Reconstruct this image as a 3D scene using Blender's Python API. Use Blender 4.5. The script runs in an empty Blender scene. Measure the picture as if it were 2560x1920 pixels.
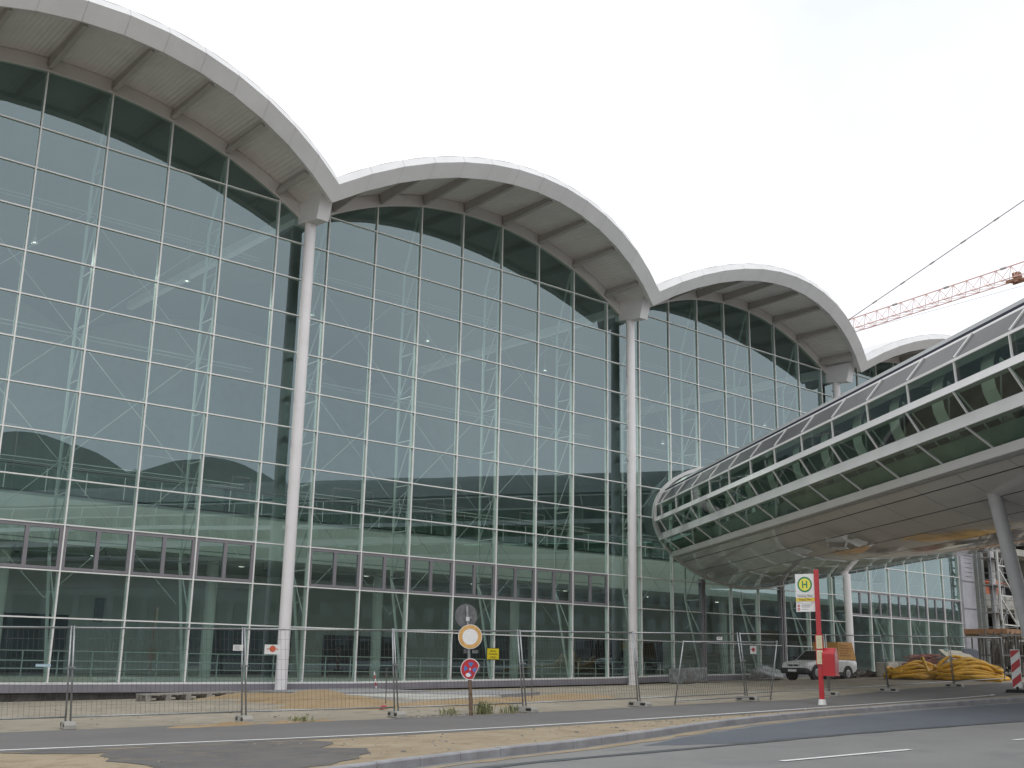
import bpy, bmesh, math, random
from mathutils import Vector, Matrix
R = math.radians
rnd = random.Random(7)
S = bpy.context.scene
COL = S.collection

# ------------------------------------------------------------------ camera, sky, sun, exposure
CAM = Vector((-26.15, -43.60, 1.50))
RIGHT = Vector((0.75217357, -0.65873557, 0.01738893))
DOWN = Vector((0.17119538, 0.16986019, -0.97048424))
FWD = Vector((0.63633880, 0.73294950, 0.24053683))
cd = bpy.data.cameras.new('camera')
cd.sensor_width = 36.0
cd.lens = 36.0 * 2806.8 / 2560.0
cd.clip_end = 3000
cam = bpy.data.objects.new('camera', cd)
COL.objects.link(cam)
m = Matrix.Identity(4)
for r in range(3):
    m[r][0] = RIGHT[r]; m[r][1] = -DOWN[r]; m[r][2] = -FWD[r]; m[r][3] = CAM[r]
cam.matrix_world = m
S.camera = cam
S.view_settings.view_transform = 'Standard'
S.view_settings.look = 'None'
S.view_settings.exposure = 0.0
S.view_settings.gamma = 1.0
S.cycles.max_bounces = 10
S.cycles.transparent_max_bounces = 24
S.cycles.glossy_bounces = 6
S.cycles.caustics_reflective = False
S.cycles.caustics_refractive = False

SUN_EL, SUN_AZ = 52.0, 215.0     # azimuth clockwise from +Y
world = bpy.data.worlds.new('World')
S.world = world
world.use_nodes = True
wn, wl = world.node_tree.nodes, world.node_tree.links
wn.clear()
out = wn.new('ShaderNodeOutputWorld'); bg = wn.new('ShaderNodeBackground')
sky = wn.new('ShaderNodeTexSky'); sky.sky_type = 'NISHITA'; sky.sun_disc = False
sky.sun_elevation = R(SUN_EL); sky.sun_rotation = R(SUN_AZ)
tc = wn.new('ShaderNodeTexCoord')
nz = wn.new('ShaderNodeTexNoise'); nz.inputs['Scale'].default_value = 1.7; nz.inputs['Detail'].default_value = 6; nz.inputs['Roughness'].default_value = 0.55
cr = wn.new('ShaderNodeValToRGB')
cr.color_ramp.elements[0].position = 0.30; cr.color_ramp.elements[0].color = (11.4, 11.8, 12.3, 1)
cr.color_ramp.elements[1].position = 0.62; cr.color_ramp.elements[1].color = (15.5, 15.5, 15.5, 1)
n2 = wn.new('ShaderNodeTexNoise'); n2.inputs['Scale'].default_value = 1.1; n2.inputs['Detail'].default_value = 4
c2 = wn.new('ShaderNodeValToRGB')
c2.color_ramp.elements[0].position = 0.44; c2.color_ramp.elements[0].color = (0.78, 0.78, 0.78, 1)
c2.color_ramp.elements[1].position = 0.60; c2.color_ramp.elements[1].color = (0.96, 0.96, 0.96, 1)
mx = wn.new('ShaderNodeMixRGB')
wl.new(tc.outputs['Generated'], nz.inputs['Vector']); wl.new(tc.outputs['Generated'], n2.inputs['Vector'])
wl.new(nz.outputs['Fac'], cr.inputs['Fac']); wl.new(n2.outputs['Fac'], c2.inputs['Fac'])
wl.new(c2.outputs['Color'], mx.inputs['Fac']); wl.new(sky.outputs['Color'], mx.inputs['Color1']); wl.new(cr.outputs['Color'], mx.inputs['Color2'])
wl.new(mx.outputs['Color'], bg.inputs['Color']); bg.inputs['Strength'].default_value = 0.1
wl.new(bg.outputs['Background'], out.inputs['Surface'])

sd = bpy.data.lights.new('sun', 'SUN'); sd.energy = 0.7; sd.angle = R(22); sd.color = (1.0, 0.97, 0.92)
sun = bpy.data.objects.new('sun', sd); COL.objects.link(sun)
sun.rotation_euler = (R(90 - SUN_EL), 0, R(180 - SUN_AZ))
# Blender sun shines along local -Z; after rx=90-el and rz it comes from azimuth SUN_AZ
az = R(SUN_AZ)
dirv = Vector((math.sin(az) * math.cos(R(SUN_EL)), math.cos(az) * math.cos(R(SUN_EL)), math.sin(R(SUN_EL))))
sun.rotation_euler = dirv.to_track_quat('Z', 'Y').to_euler()

# ------------------------------------------------------------------ materials
MATS = {}
def mat(name, col, rough=0.6, metal=0.0, var=0.0, vscale=3.0, bump=0.0, bscale=30.0, col2=None, detail=5, spec=None, emit=None, coat=0.0):
    if name in MATS: return MATS[name]
    mt = bpy.data.materials.new(name); mt.use_nodes = True
    n, l = mt.node_tree.nodes, mt.node_tree.links
    b = n['Principled BSDF']
    b.inputs['Base Color'].default_value = (*col, 1); b.inputs['Roughness'].default_value = rough; b.inputs['Metallic'].default_value = metal
    if spec is not None: b.inputs['Specular IOR Level'].default_value = spec
    if coat: b.inputs['Coat Weight'].default_value = coat
    if emit: b.inputs['Emission Color'].default_value = (*emit[:3], 1); b.inputs['Emission Strength'].default_value = emit[3]
    t = n.new('ShaderNodeTexCoord')
    if var or col2:
        z = n.new('ShaderNodeTexNoise'); z.inputs['Scale'].default_value = vscale; z.inputs['Detail'].default_value = detail; z.inputs['Roughness'].default_value = 0.6
        l.new(t.outputs['Object'], z.inputs['Vector'])
        rp = n.new('ShaderNodeValToRGB')
        a = col2 if col2 else tuple(c * (1 - var) for c in col)
        bb = col if col2 else tuple(min(1, c * (1 + var)) for c in col)
        rp.color_ramp.elements[0].position = 0.36; rp.color_ramp.elements[0].color = (*a, 1)
        rp.color_ramp.elements[1].position = 0.64; rp.color_ramp.elements[1].color = (*bb, 1)
        l.new(z.outputs['Fac'], rp.inputs['Fac']); l.new(rp.outputs['Color'], b.inputs['Base Color'])
        mt['ramp'] = rp.name
    if bump:
        z2 = n.new('ShaderNodeTexNoise'); z2.inputs['Scale'].default_value = bscale; z2.inputs['Detail'].default_value = 6
        l.new(t.outputs['Object'], z2.inputs['Vector'])
        bp = n.new('ShaderNodeBump'); bp.inputs['Strength'].default_value = bump; bp.inputs['Distance'].default_value = 0.05
        l.new(z2.outputs['Fac'], bp.inputs['Height']); l.new(bp.outputs['Normal'], b.inputs['Normal'])
    MATS[name] = mt
    return mt

def ground_mat(name, c_a, c_b, c_c, s1, s2, bump=0.4, bs=25, rough=0.95, grit=0.0):
    """two scales of colour patches plus fine grit"""
    mt = bpy.data.materials.new(name); mt.use_nodes = True
    n, l = mt.node_tree.nodes, mt.node_tree.links
    b = n['Principled BSDF']; b.inputs['Roughness'].default_value = rough; b.inputs['Specular IOR Level'].default_value = 0.25
    t = n.new('ShaderNodeTexCoord')
    def noise(sc, det=6, rg=0.6):
        z = n.new('ShaderNodeTexNoise'); z.inputs['Scale'].default_value = sc; z.inputs['Detail'].default_value = det; z.inputs['Roughness'].default_value = rg
        l.new(t.outputs['Object'], z.inputs['Vector']); return z
    def ramp(src, p0, p1, a, bb):
        r_ = n.new('ShaderNodeValToRGB'); r_.color_ramp.elements[0].position = p0; r_.color_ramp.elements[1].position = p1
        r_.color_ramp.elements[0].color = (*a, 1); r_.color_ramp.elements[1].color = (*bb, 1); l.new(src, r_.inputs['Fac']); return r_
    r1 = ramp(noise(s1).outputs['Fac'], 0.35, 0.65, c_a, c_b)
    r2 = ramp(noise(s2).outputs['Fac'], 0.50, 0.68, (0, 0, 0), (1, 1, 1))
    m1 = n.new('ShaderNodeMixRGB'); m1.inputs['Color2'].default_value = (*c_c, 1)
    l.new(r2.outputs['Color'], m1.inputs['Fac']); l.new(r1.outputs['Color'], m1.inputs['Color1'])
    last = m1
    if grit:
        r3 = ramp(noise(60, 3, 0.8).outputs['Fac'], 0.3, 0.7, (1 - grit,) * 3, (1 + grit,) * 3)
        m2 = n.new('ShaderNodeMixRGB'); m2.blend_type = 'MULTIPLY'; m2.inputs['Fac'].default_value = 1
        l.new(m1.outputs['Color'], m2.inputs['Color1']); l.new(r3.outputs['Color'], m2.inputs['Color2']); last = m2
    l.new(last.outputs['Color'], b.inputs['Base Color'])
    bp = n.new('ShaderNodeBump'); bp.inputs['Strength'].default_value = bump; bp.inputs['Distance'].default_value = 0.06
    l.new(noise(bs, 8, 0.65).outputs['Fac'], bp.inputs['Height']); l.new(bp.outputs['Normal'], b.inputs['Normal'])
    MATS[name] = mt
    return mt

def glass_mat(name, tint, ior, refl=(0.94, 0.98, 1.0), wave=0.004, wscale=0.35):
    mt = bpy.data.materials.new(name); mt.use_nodes = True
    n, l = mt.node_tree.nodes, mt.node_tree.links
    n.clear()
    o = n.new('ShaderNodeOutputMaterial'); mixs = n.new('ShaderNodeMixShader')
    tr = n.new('ShaderNodeBsdfTransparent'); tr.inputs['Color'].default_value = (*tint, 1)
    gl = n.new('ShaderNodeBsdfGlossy'); gl.inputs['Roughness'].default_value = 0.004; gl.inputs['Color'].default_value = (*refl, 1)
    r0 = ((ior-1)/(ior+1))**2
    ge = n.new('ShaderNodeNewGeometry'); dt = n.new('ShaderNodeVectorMath'); dt.operation = 'DOT_PRODUCT'
    l.new(ge.outputs['Incoming'], dt.inputs[0]); l.new(ge.outputs['Normal'], dt.inputs[1])
    def mth(op, a, b_=None, **k):
        q = n.new('ShaderNodeMath'); q.operation = op
        for i_, w in enumerate((a, b_)):
            if w is None: continue
            if isinstance(w, (int, float)): q.inputs[i_].default_value = w
            else: l.new(w, q.inputs[i_])
        return q.outputs[0]
    c_ = mth('ABSOLUTE', dt.outputs['Value']); p5 = mth('POWER', mth('SUBTRACT', 1.0, c_), 5.0)
    fr_out = mth('ADD', mth('MULTIPLY', p5, 1-r0), r0)
    t = n.new('ShaderNodeTexCoord'); z = n.new('ShaderNodeTexNoise'); z.inputs['Scale'].default_value = wscale; z.inputs['Detail'].default_value = 1
    bp = n.new('ShaderNodeBump'); bp.inputs['Strength'].default_value = 1.0; bp.inputs['Distance'].default_value = wave
    l.new(t.outputs['Object'], z.inputs['Vector']); l.new(z.outputs['Fac'], bp.inputs['Height']); l.new(bp.outputs['Normal'], gl.inputs['Normal'])
    l.new(fr_out, mixs.inputs['Fac']); l.new(tr.outputs['BSDF'], mixs.inputs[1]); l.new(gl.outputs['BSDF'], mixs.inputs[2])
    l.new(mixs.outputs['Shader'], o.inputs['Surface'])
    MATS[name] = mt
    return mt

M_white = mat('white_cladding', (0.66, 0.655, 0.66), 0.45, var=0.035, vscale=0.6)
M_fascia = mat('fascia_panels', (0.69, 0.69, 0.695), 0.4, var=0.05, vscale=0.5)
M_soffit = mat('soffit_sheet', (0.66, 0.645, 0.635), 0.55, var=0.05, vscale=0.8)
M_beam = mat('beam_paint', (0.40, 0.38, 0.365), 0.55, var=0.06, vscale=1.0)
M_trim = mat('head_trim_paint', (0.62, 0.59, 0.57), 0.55, var=0.04, vscale=1.0)
M_alu = mat('aluminium_cap', (0.74, 0.74, 0.73), 0.4, var=0.03, vscale=2)
M_colp = mat('column_paint', (0.72, 0.70, 0.71), 0.5, var=0.03, vscale=1.2)
M_grey = mat('window_frame_grey', (0.20, 0.19, 0.21), 0.5, var=0.06, vscale=2)
M_plinth = mat('plinth_grey', (0.21, 0.20, 0.23), 0.5, var=0.08, vscale=1.5)
M_conc = mat('concrete', (0.36, 0.35, 0.32), 0.85, var=0.16, vscale=1.5, bump=0.2, bscale=14)
M_dconc = mat('dark_concrete', (0.10, 0.095, 0.09), 0.9, var=0.35, vscale=1.8, bump=0.3, bscale=10)
M_inwall = mat('interior_white', (0.72, 0.72, 0.70), 0.7, var=0.04, vscale=1)
M_indark = mat('interior_dark', (0.035, 0.035, 0.038), 0.6, var=0.2, vscale=2)
M_infloor = mat('interior_floor', (0.34, 0.35, 0.34), 0.35, var=0.1, vscale=1.5)
M_ingrey = mat('interior_grey', (0.30, 0.32, 0.31), 0.7, var=0.08, vscale=0.7)
M_truss = mat('truss_white', (0.52, 0.53, 0.52), 0.5, var=0.03, vscale=2)
M_steel = mat('galvanised_steel', (0.34, 0.35, 0.36), 0.42, 0.75, var=0.12, vscale=9)
M_dsteel = mat('weathered_steel', (0.13, 0.125, 0.12), 0.6, 0.5, var=0.2, vscale=8)
M_shell = mat('shell_metal', (0.54, 0.53, 0.505), 0.42, 0.0, var=0.03, vscale=0.7, coat=1.0)
M_shell.node_tree.nodes['Principled BSDF'].inputs['Coat IOR'].default_value = 1.6
M_shell.node_tree.nodes['Principled BSDF'].inputs['Coat Roughness'].default_value = 0.03
M_band = mat('band_metal', (0.64, 0.64, 0.635), 0.4, 0.0, var=0.04, vscale=0.8)
M_roofd = mat('roof_dark', (0.014, 0.014, 0.03), 0.7, var=0.15, vscale=0.7, spec=.15)
M_roofg = mat('roof_panel_grey', (0.10, 0.10, 0.105), 0.45, var=0.2, vscale=0.35, spec=.3)
M_black = mat('black', (0.012, 0.012, 0.013), 0.5)
M_rubber = mat('rubber', (0.02, 0.02, 0.02), 0.85)
M_red = mat('stop_red', (0.43, 0.014, 0.022), 0.32, var=0.06, vscale=4, coat=0.3)
M_signred = mat('sign_red', (0.45, 0.02, 0.03), 0.4, var=0.12, vscale=9)
M_signblue = mat('sign_blue', (0.06, 0.17, 0.45), 0.4, var=0.12, vscale=9)
M_signwhite = mat('sign_white', (0.74, 0.74, 0.73), 0.45, var=0.05, vscale=7)
M_signgrey = mat('sign_back_grey', (0.19, 0.19, 0.20), 0.55, 0.3, var=0.2, vscale=10)
M_orange = mat('sign_orange', (0.62, 0.36, 0.12), 0.5, var=0.14, vscale=11)
M_emblem = mat('emblem_orange', (0.62, 0.13, 0.06), 0.5)
M_yellow = mat('notice_yellow', (0.72, 0.58, 0.02), 0.5, var=0.04, vscale=6)
M_hyellow = mat('stop_yellow', (0.78, 0.72, 0.10), 0.5)
M_green = mat('stop_green', (0.03, 0.22, 0.10), 0.5)
M_band_y = mat('stop_band_yellow', (0.72, 0.53, 0.06), 0.5)
M_ink = mat('ink', (0.02, 0.02, 0.02), 0.6)
M_paper = mat('timetable_paper', (0.66, 0.62, 0.42), 0.5, var=0.08, vscale=25)
M_blue = mat('tag_blue', (0.35, 0.50, 0.58), 0.5)
M_van = mat('van_white', (0.80, 0.81, 0.81), 0.28, var=0.03, vscale=2, coat=0.4)
M_vglass = mat('van_glass', (0.015, 0.02, 0.02), 0.06, spec=0.7)
M_vblack = mat('van_plastic', (0.022, 0.022, 0.028), 0.6)
M_rim = mat('wheel_rim', (0.42, 0.42, 0.42), 0.35, 0.6)
M_lamp = mat('headlamp', (0.55, 0.58, 0.58), 0.12, 0.3)
M_amber = mat('indicator_amber', (0.7, 0.25, 0.03), 0.3)
M_box = mat('cargo_orange', (0.66, 0.34, 0.08), 0.5, var=0.06, vscale=3)
M_boxt = mat('cargo_lettering', (0.46, 0.21, 0.05), 0.5)
M_pipe = mat('yellow_pipe', (0.62, 0.34, 0.02), 0.4, var=0.18, vscale=4)
M_wood = mat('timber', (0.30, 0.24, 0.17), 0.8, var=0.25, vscale=6, bump=0.2, bscale=30)
M_gwood = mat('weathered_timber', (0.27, 0.25, 0.23), 0.85, var=0.25, vscale=8, bump=0.3, bscale=40)
M_brownply = mat('formwork_ply', (0.27, 0.15, 0.08), 0.7, var=0.2, vscale=3)
M_rust = mat('rusty_post', (0.16, 0.11, 0.075), 0.85, var=0.4, vscale=12, bump=0.2, bscale=60)
M_plast = mat('wrap_film', (0.26, 0.28, 0.28), 0.25, var=0.35, vscale=5, bump=0.8, bscale=9)
M_crane = mat('crane_red_hazed', (0.66, 0.43, 0.39), 0.6, var=0.1, vscale=2)  # red paint made paler: haze and overexposure are put into the colour
M_craneg = mat('crane_grey', (0.35, 0.33, 0.33), 0.5)
M_blocks = mat('pale_block', (0.50, 0.47, 0.43), 0.85, var=0.14, vscale=2)
M_navy = mat('dark_tarp', (0.05, 0.055, 0.075), 0.6, var=0.3, vscale=3)
M_redrod = mat('red_rod', (0.23, 0.09, 0.07), 0.6, var=0.3, vscale=5)
M_leaf = mat('weed_leaf', (0.24, 0.25, 0.125), 0.7, var=0.35, vscale=9)
M_opp = mat('opposite_facade', (0.27, 0.30, 0.29), 0.6, var=0.12, vscale=0.4)
M_oppd = mat('opposite_glazing', (0.17, 0.19, 0.185), 0.3, var=0.3, vscale=0.15)
M_slab = mat('paving_grey', (0.27, 0.265, 0.275), 0.85, var=0.09, vscale=2.0, bump=0.15, bscale=20)
M_kerb = mat('kerb_stone', (0.30, 0.30, 0.32), 0.8, var=0.16, vscale=1.8, bump=0.25, bscale=30)
M_line = mat('white_marking', (0.72, 0.72, 0.71), 0.7, var=0.10, vscale=9)
M_seam = mat('tar_seam', (0.055, 0.06, 0.068), 0.5, var=0.25, vscale=4)
M_cloth = mat('dark_cloth', (0.03, 0.035, 0.045), 0.9)
M_skin = mat('skin', (0.45, 0.28, 0.20), 0.6)
M_hair = mat('hair', (0.03, 0.02, 0.015), 0.7)
M_bulb = mat('lamp_glow', (1, 0.95, 0.85), 0.5, emit=(1.0, 0.95, 0.85, 2.5))
M_sand = ground_mat('sand', (0.285, 0.25, 0.20), (0.345, 0.308, 0.25), (0.235, 0.208, 0.17), 0.5, 1.7, 0.7, 9, grit=0.22)
M_osand = ground_mat('orange_sand', (0.29, 0.205, 0.115), (0.36, 0.265, 0.16), (0.31, 0.25, 0.18), 0.9, 2.4, 0.8, 8, grit=0.2)
M_strip = ground_mat('sandy_verge', (0.31, 0.252, 0.175), (0.37, 0.308, 0.222), (0.265, 0.21, 0.145), 0.7, 2.6, 0.9, 7, grit=0.2)
M_path = ground_mat('path_asphalt', (0.142, 0.137, 0.137), (0.165, 0.16, 0.158), (0.156, 0.147, 0.14), 0.5, 1.3, 0.2, 60, 0.85, grit=0.16)
M_road = ground_mat('road_asphalt', (0.20, 0.198, 0.195), (0.232, 0.23, 0.227), (0.185, 0.185, 0.187), 0.25, 0.7, 0.2, 60, 0.8, grit=0.2)
M_patch = ground_mat('fresh_asphalt', (0.105, 0.118, 0.14), (0.125, 0.138, 0.16), (0.11, 0.12, 0.135), 0.3, 1.1, 0.15, 60, 0.7, grit=0.14)
M_oldasph = ground_mat('old_asphalt', (0.115, 0.11, 0.11), (0.145, 0.138, 0.135), (0.17, 0.15, 0.125), 0.8, 2.5, 0.3, 40, 0.9, grit=0.2)
M_glass = glass_mat('hall_glass', (0.53, 0.67, 0.62), 2.35, refl=(0.74, 0.92, 1.0))
M_tglass = glass_mat('bridge_glass', (0.60, 0.74, 0.65), 1.75)

def corrugate(mt, scale, axis):
    n, l = mt.node_tree.nodes, mt.node_tree.links
    t = n.new('ShaderNodeTexCoord'); w = n.new('ShaderNodeTexWave'); w.bands_direction = axis; w.inputs['Scale'].default_value = scale
    bp = n.new('ShaderNodeBump'); bp.inputs['Strength'].default_value = 0.4; bp.inputs['Distance'].default_value = 0.04
    l.new(t.outputs['Object'], w.inputs['Vector']); l.new(w.outputs['Fac'], bp.inputs['Height']); l.new(bp.outputs['Normal'], n['Principled BSDF'].inputs['Normal'])
corrugate(M_soffit, 1.6, 'X')

# ------------------------------------------------------------------ mesh helpers
class MB:
    def __init__(s): s.v = []; s.f = []
    def face(s, pts):
        i = len(s.v); s.v += [tuple(p) for p in pts]; s.f.append(tuple(range(i, i + len(pts))))
    def box(s, x0, x1, y0, y1, z0, z1, M=None):
        p = [Vector(q) for q in ((x0,y0,z0),(x1,y0,z0),(x1,y1,z0),(x0,y1,z0),(x0,y0,z1),(x1,y0,z1),(x1,y1,z1),(x0,y1,z1))]
        if M is not None: p = [M @ q for q in p]
        s.hexa(p)
    def hexa(s, p):
        i = len(s.v); s.v += [tuple(q) for q in p]
        s.f += [(i+3,i+2,i+1,i), (i+4,i+5,i+6,i+7), (i,i+1,i+5,i+4), (i+1,i+2,i+6,i+5), (i+2,i+3,i+7,i+6), (i+3,i,i+4,i+7)]
    def bar(s, a, b, w, h, up=(0,0,1)):
        a, b = Vector(a), Vector(b); d = (b - a).normalized(); u = Vector(up)
        if abs(d.dot(u)) > 0.99: u = Vector((0,1,0))
        x = d.cross(u).normalized() * (w/2); y = x.cross(d).normalized() * (h/2)
        s.hexa([a-x-y, a+x-y, a+x+y, a-x+y, b-x-y, b+x-y, b+x+y, b-x+y][:4] + [b-x-y, b+x-y, b+x+y, b-x+y])
    def tube(s, a, b, r0, r1=None, n=8, caps=True):
        a, b = Vector(a), Vector(b); r1 = r0 if r1 is None else r1
        d = (b - a).normalized(); u = Vector((0,0,1)) if abs(d.z) < 0.95 else Vector((1,0,0))
        x = d.cross(u).normalized(); y = x.cross(d).normalized(); i = len(s.v)
        for c, r in ((a, r0), (b, r1)):
            for k in range(n):
                t = 2*math.pi*k/n; s.v.append(tuple(c + x*r*math.cos(t) + y*r*math.sin(t)))
        for k in range(n):
            k2 = (k+1) % n; s.f.append((i+k, i+n+k, i+n+k2, i+k2))
        if caps: s.f.append(tuple(i+k for k in range(n))); s.f.append(tuple(i+n+k for k in reversed(range(n))))
    def poly(s, pts, r, n=8, caps=True):
        pts = [Vector(p) for p in pts]; i0 = len(s.v); prev = None
        for j, p in enumerate(pts):
            d = (pts[min(j+1, len(pts)-1)] - pts[max(j-1, 0)]).normalized()
            if prev is None:
                u = Vector((0,0,1)) if abs(d.z) < 0.95 else Vector((1,0,0)); x = d.cross(u).normalized()
            else:
                x = (prev - d*prev.dot(d)).normalized()
            prev = x; y = d.cross(x)
            for k in range(n):
                t = 2*math.pi*k/n; s.v.append(tuple(p + x*r*math.cos(t) + y*r*math.sin(t)))
        for j in range(len(pts)-1):
            for k in range(n):
                k2 = (k+1) % n; a = i0+j*n
                s.f.append((a+k, a+k2, a+n+k2, a+n+k))
        if caps:
            s.f.append(tuple(i0+k for k in reversed(range(n)))); e = i0+(len(pts)-1)*n; s.f.append(tuple(e+k for k in range(n)))
    def disc(s, c, ax, up, r, t, n=32, keep=None, rx=1.0):
        """flat disc of thickness t: ax = normal, up = in-plane up"""
        c = Vector(c); ax = Vector(ax).normalized(); up = Vector(up); up = (up - ax*up.dot(ax)).normalized(); sd_ = up.cross(ax)
        ring = [(math.cos(2*math.pi*k/n)*rx, math.sin(2*math.pi*k/n)) for k in range(n)]
        if keep: ring = [q if keep(*q) is None else keep(*q) for q in ring]
        i = len(s.v)
        for o in (t/2, -t/2):
            for a, b in ring: s.v.append(tuple(c + sd_*a*r + up*b*r + ax*o))
        s.f.append(tuple(range(i, i+n))); s.f.append(tuple(reversed(range(i+n, i+2*n))))
        for k in range(n):
            k2 = (k+1) % n; s.f.append((i+k2, i+k, i+n+k, i+n+k2))
    def ring(s, c, ax, up, r0, r1, t, n=36, rx=1.0):
        c = Vector(c); ax = Vector(ax).normalized(); up = Vector(up); up = (up - ax*up.dot(ax)).normalized(); sd_ = up.cross(ax)
        i = len(s.v)
        for r in (r0, r1):
            for o in (t/2, -t/2):
                for k in range(n):
                    a = 2*math.pi*k/n; s.v.append(tuple(c + sd_*math.cos(a)*r*rx + up*math.sin(a)*r + ax*o))
        for k in range(n):
            k2 = (k+1) % n
            s.f += [(i+k, i+2*n+k, i+2*n+k2, i+k2), (i+n+k2, i+3*n+k2, i+3*n+k, i+n+k), (i+2*n+k, i+3*n+k, i+3*n+k2, i+2*n+k2), (i+k2, i+n+k2, i+n+k, i+k)]
    def prism(s, pts, off):
        """polygon pts (ordered) thickened by vector off"""
        n = len(pts); i = len(s.v); off = Vector(off)
        s.v += [tuple(Vector(p)) for p in pts] + [tuple(Vector(p)+off) for p in pts]
        s.f.append(tuple(reversed(range(i, i+n)))); s.f.append(tuple(range(i+n, i+2*n)))
        for k in range(n):
            k2 = (k+1) % n; s.f.append((i+k, i+k2, i+n+k2, i+n+k))
    def build(s, name, material, parent=None, smooth=False, loc=None):
        me = bpy.data.meshes.new(name); me.from_pydata(s.v, [], s.f); me.update()
        if smooth:
            for p in me.polygons: p.use_smooth = True
        o = bpy.data.objects.new(name, me); COL.objects.link(o)
        me.materials.append(material)
        if parent is not None: o.parent = parent
        if loc is not None: o.location = loc
        return o

def fixn(o):
    bm = bmesh.new(); bm.from_mesh(o.data); bmesh.ops.recalc_face_normals(bm, faces=bm.faces); bm.to_mesh(o.data); bm.free(); return o
def bevel(o, w=0.02, seg=2):
    fixn(o)
    b = o.modifiers.new('bevel', 'BEVEL'); b.width = w; b.segments = seg; b.limit_method = 'ANGLE'; b.angle_limit = R(35); return o
def smooth_angle(o, ang=35):
    bm = bmesh.new(); bm.from_mesh(o.data); bmesh.ops.remove_doubles(bm, verts=bm.verts, dist=1e-4); bmesh.ops.recalc_face_normals(bm, faces=bm.faces)
    for f in bm.faces: f.smooth = True
    for e in bm.edges:
        if len(e.link_faces) != 2 or e.calc_face_angle(0) > R(ang): e.smooth = False
    bm.to_mesh(o.data); bm.free(); return o
def tag(o, label=None, cat=None, group=None, kind=None):
    if label: o['label'] = label
    if cat: o['category'] = cat
    if group: o['group'] = group
    if kind: o['kind'] = kind
    return o
def empty(name, loc=(0,0,0), rz=0.0, label=None, cat=None, group=None, rot=None):
    o = bpy.data.objects.new(name, None); COL.objects.link(o); o.location = loc
    o.rotation_euler = rot if rot else (0, 0, rz); o.empty_display_size = 0.3
    return tag(o, label, cat, group)
def dup(root, loc, rot, label, group=None):
    r = root.copy(); COL.objects.link(r); r.location = loc; r.rotation_euler = rot; r['label'] = label
    if group: r['group'] = group
    for ch in list(root.children):
        c = ch.copy(); COL.objects.link(c); c.parent = r
        for g in ch.children:
            d = g.copy(); COL.objects.link(d); d.parent = c
    return r
def text(name, body, size, material, parent, M, extrude=0.001, align='CENTER', sx=1.0):
    cu = bpy.data.curves.new(name, 'FONT'); cu.body = body; cu.size = size; cu.align_x = align; cu.align_y = 'CENTER'; cu.extrude = extrude
    t = bpy.data.objects.new(name + '_curve', cu); COL.objects.link(t)
    dg = bpy.context.evaluated_depsgraph_get(); me = bpy.data.meshes.new_from_object(t.evaluated_get(dg))
    bpy.data.objects.remove(t); bpy.data.curves.remove(cu)
    o = bpy.data.objects.new(name, me); COL.objects.link(o); me.materials.clear(); me.materials.append(material)
    me.transform(M @ Matrix.Diagonal((sx, 1, 1, 1))); o.parent = parent
    return o
def frameM(origin, xdir, zdir):
    """matrix whose local X = xdir, local Y = up-ish zdir, local Z = out"""
    x = Vector(xdir).normalized(); y = Vector(zdir); y = (y - x*y.dot(x)).normalized(); z = x.cross(y)
    mm = Matrix.Identity(4)
    for r in range(3): mm[r][0] = x[r]; mm[r][1] = y[r]; mm[r][2] = z[r]; mm[r][3] = origin[r]
    return mm
def interp(x, xs, ys):
    if x <= xs[0]: return ys[0]
    for i in range(len(xs)-1):
        if x <= xs[i+1]:
            t = (x-xs[i])/(xs[i+1]-xs[i]); return ys[i]*(1-t)+ys[i+1]*t
    return ys[-1]

# ------------------------------------------------------------------ ground surface
def A(x): return 0.35 + 0.022*max(-60, min(60, x))
def Bz(x): return interp(x, [-60,-23,-12,-7,-1.7,9,19.6,30,40,60], [-.4,-.34,-.2,-.12,.12,.2,.40,.70,1.0,1.2])
def G(x, y):
    s = max(0, min(1, (y+10.5)/9)); s = s*s*(3-2*s)
    return A(x)*(1-s) + Bz(x)*s
KERB = [(-120,-76),(-40,-39),(-30,-34.6),(-22,-31.3),(-16.9,-29.15),(-14.2,-28.5),(-12.2,-28.2),(-10.83,-28.0),(-8,-27.3),(-5.5,-26.5),(-3.1,-25.95),(-1,-25.62),(2.2,-25.3),(6.4,-25.15),(12.9,-25.1),(40,-24.9),(160,-24.0)]
KX = [k[0] for k in KERB]; KY = [k[1] for k in KERB]
def kerb_y(x): return interp(x, KX, KY)
def resample(pts, step):
    out_ = []
    for (a, b) in zip(pts[:-1], pts[1:]):
        n = max(1, int(math.dist(a, b)/step))
        out_ += [(a[0]+(b[0]-a[0])*k/n, a[1]+(b[1]-a[1])*k/n) for k in range(n)]
    return out_ + [pts[-1]]

# far terrain sheet under everything, reaching the horizon
b = MB()
xs = [-1500,-400,-120,-60,-40,-20,0,20,40,60,120,400,1500]; ys = [-1500,-400,-120,-70,-45,-30,-22,0,25,80,400,1500]
for i in range(len(xs)-1):
    for j in range(len(ys)-1):
        b.face([(x, y, A(x)-0.75) for x, y in ((xs[i],ys[j]),(xs[i+1],ys[j]),(xs[i+1],ys[j+1]),(xs[i],ys[j+1]))])
tag(b.build('terrain', M_sand), kind='structure')

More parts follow.
